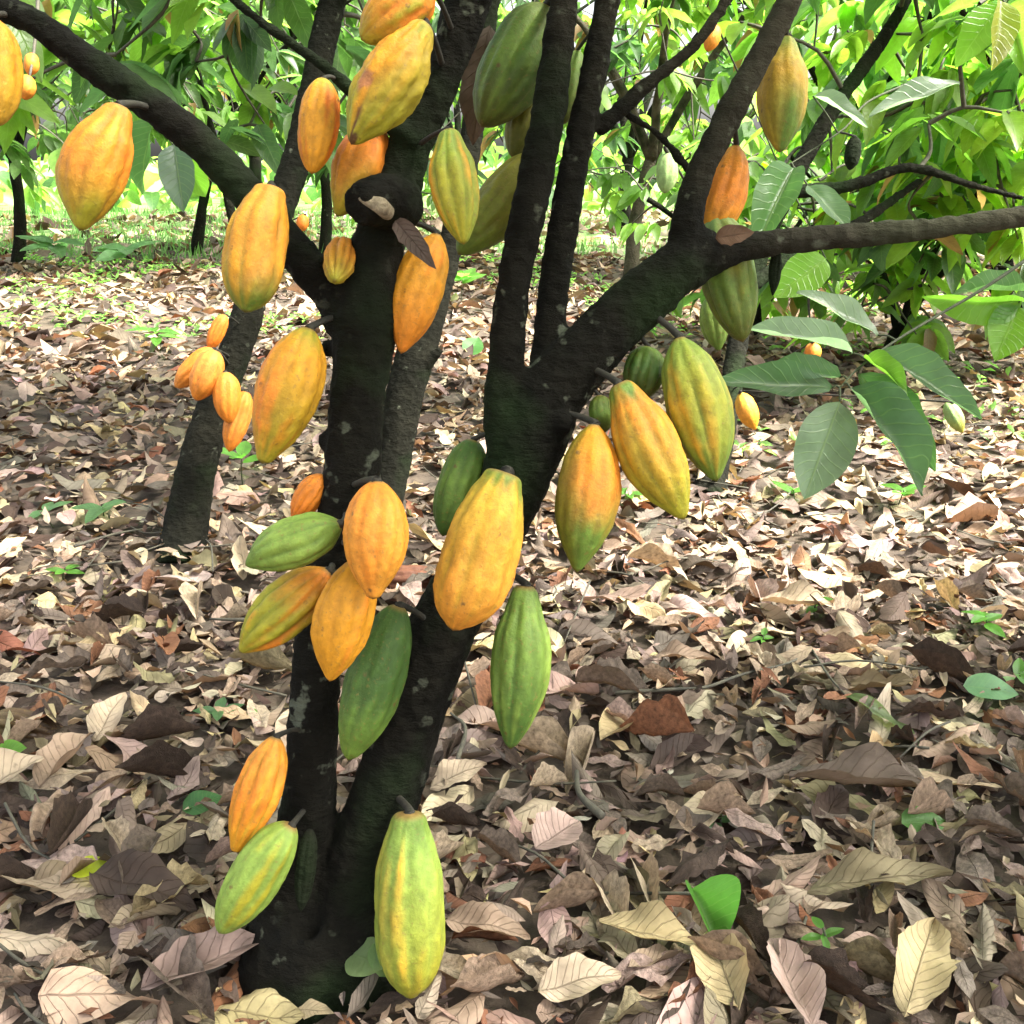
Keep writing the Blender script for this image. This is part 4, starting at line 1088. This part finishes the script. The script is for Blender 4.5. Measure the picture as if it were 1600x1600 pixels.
def ground_stick(pts, r, label, mat=M_TWIG, name="fallen_twig", cat="twig", lift=.035, group="twigs lying on the litter"):
    P = []
    for px, py in pts:
        q = G(px, py); q[2] = gh(q[0], q[1]) + lift + rng.uniform(0, .008); P.append(q)
    g = Geo(); g.tube(P, np.linspace(r, r * .5, len(P)), sides=8, n=5, rough=r * .15)
    tag(g.build(name, mat, origin=P[0]), label, cat, group)
ground_stick([(960, 1115), (1050, 1112), (1100, 1110), (1160, 1086), (1230, 1070), (1262, 1052)], .0035, "thin dark twig lying across the litter right of centre")
ground_stick([(1262, 1050), (1290, 1100), (1320, 1140)], .0025, "short twig branching down from the long fallen twig")
ground_stick([(940, 1310), (905, 1280), (900, 1240)], .006, "dark curled stick standing out of the litter below the ridged green pod", lift=.05)
ground_stick([(715, 1230), (728, 1180), (705, 1150)], .004, "short dark stick right of the lower trunk", lift=.05)
ground_stick([(120, 880), (180, 860), (240, 850)], .004, "thin twig under the dark green seedling")
ground_stick([(560, 1010), (420, 1000), (330, 985)], .006, "dark stick in the litter left of the middle cluster")
# bits of twig mixed into the litter
gg = Geo(); rt_ = np.random.default_rng(5)
for _ in range(150):
    r_d = math.sqrt(rt_.uniform(.8, 16)); a_ = rt_.uniform(-.6, .6); x_, y_ = r_d * math.sin(a_), r_d * math.cos(a_)
    if math.hypot(x_ - base_xy[0], y_ - base_xy[1]) < .14: continue
    t_, l_ = rt_.uniform(0, 6.28), rt_.uniform(.03, .12)
    c_ = np.array([x_, y_, float(gh(x_, y_)) + .03 + rt_.uniform(0, .02)]); d_ = np.array([math.cos(t_), math.sin(t_), rt_.normal() * .12]) * l_
    gg.tube([c_ - d_, c_ + rt_.normal(size=3) * l_ * .1, c_ + d_], [.0022, .002, .0012], sides=5, n=3)
tag(gg.build("twig_debris", M_TWIG), "scattered short bits of dark twig among the dry leaves", "twig debris", kind="stuff")
# dried brown pod on the ground behind the cluster
Pq = [G(600, 925), G(645, 925), G(700, 930)]
GROUP = "dried pods on the ground"
q0, q1 = G(600, 930), G(706, 930)
pod(598, 902, 706, 916, 56, proj(G(650, 925))[2], ((112, 70, 50), (120, 76, 56), (90, 56, 40)), "dried reddish brown pod lying on the litter behind the middle cluster", 'oval', stalk=False, ridge=.08, name="dried_pod", cat="dried pod")
pod(-20, 1130, 100, 1150, 60, proj(G(40, 1150))[2], ((112, 100, 60), (90, 70, 46), (70, 50, 34)), "dried brown pod lying in the litter at the left edge", 'oval', stalk=False, ridge=.1, name="dried_pod", cat="dried pod")

# ------------------------------------------------------------------ grass and low ground cover
def grass():
    n = 26000
    x = rng.uniform(-12, 12, n); y = rng.uniform(8.5, 17, n)
    dens = noise(np.stack([x, y, x * 0], -1), .35, 2)
    keep = (dens + (x < -1) * .8 > .05) & (y > 8.8 + .6 * np.sin(x)); x, y = x[keep], y[keep]; n = len(x)
    h = rng.uniform(.05, .16, n); a = rng.uniform(0, 6.283, n); w_ = rng.uniform(.006, .014, n)
    b = np.stack([x, y, gh(x, y)], -1); dx = np.stack([np.cos(a), np.sin(a), a * 0], -1) * w_[:, None]
    top = b + np.stack([rng.normal(size=n) * .04, rng.normal(size=n) * .04, h], -1)
    V = np.stack([b - dx, b + dx, top], 1).reshape(-1, 3)
    T = np.arange(3 * n).reshape(-1, 3)
    C = np.repeat(np.array([[.08, .15, .05]]) * rng.uniform(.7, 1.4, (n, 1)), 3, 0)
    o = mesh("grass", V, T, M_LEAF, uv=np.zeros((3 * n, 2)) + .5, col=C, smooth=False)
    tag(o, "short bright green grass of the clearing beyond the litter", "grass", kind="stuff")
grass()
def cover():
    n = 2600
    x = rng.uniform(.6, 9, n); y = rng.uniform(1.9, 9, n)
    keep = (noise(np.stack([x, y, x * 0], -1), 1.2, 4) > .05) & (x > .25 * y - .2); x, y = x[keep], y[keep]
    xl = rng.uniform(-7, 1, n); yl = rng.uniform(5.0, 9, n); kl = noise(np.stack([xl, yl, xl * 0], -1), 1.0, 1) > .1
    x = np.concatenate([x, xl[kl]]); y = np.concatenate([y, yl[kl]]); n = len(x)
    P, Ld, Nd, Ln = [], [], [], []
    for i in range(n):
        for j in range(3):
            a = rng.uniform(0, 6.283)
            P.append((x[i] + rng.normal() * .01, y[i] + rng.normal() * .01, gh(x[i], y[i]) + .03 + rng.random() * .04)); Ld.append((math.cos(a), math.sin(a), rng.uniform(0, .8))); Ln.append(rng.uniform(.03, .07))
    P, Ld, Ln = np.array(P), np.array(Ld), np.array(Ln); Nd = np.tile([0, 0, 1.0], (len(P), 1)) + rng.normal(size=(len(P), 3)) * .2
    C = np.array([[.11, .22, .05]]) * rng.uniform(.7, 1.4, (len(P), 1))
    V, Q, U, C = stamp(DT_LO[:3], P, Ld, Nd, Ln, Ln * .25, C)
    tag(mesh("ground_cover", V, Q, M_LEAF, uv=U, col=C), "scattered low green sprouts among the farther litter", "ground cover", kind="stuff")
cover()
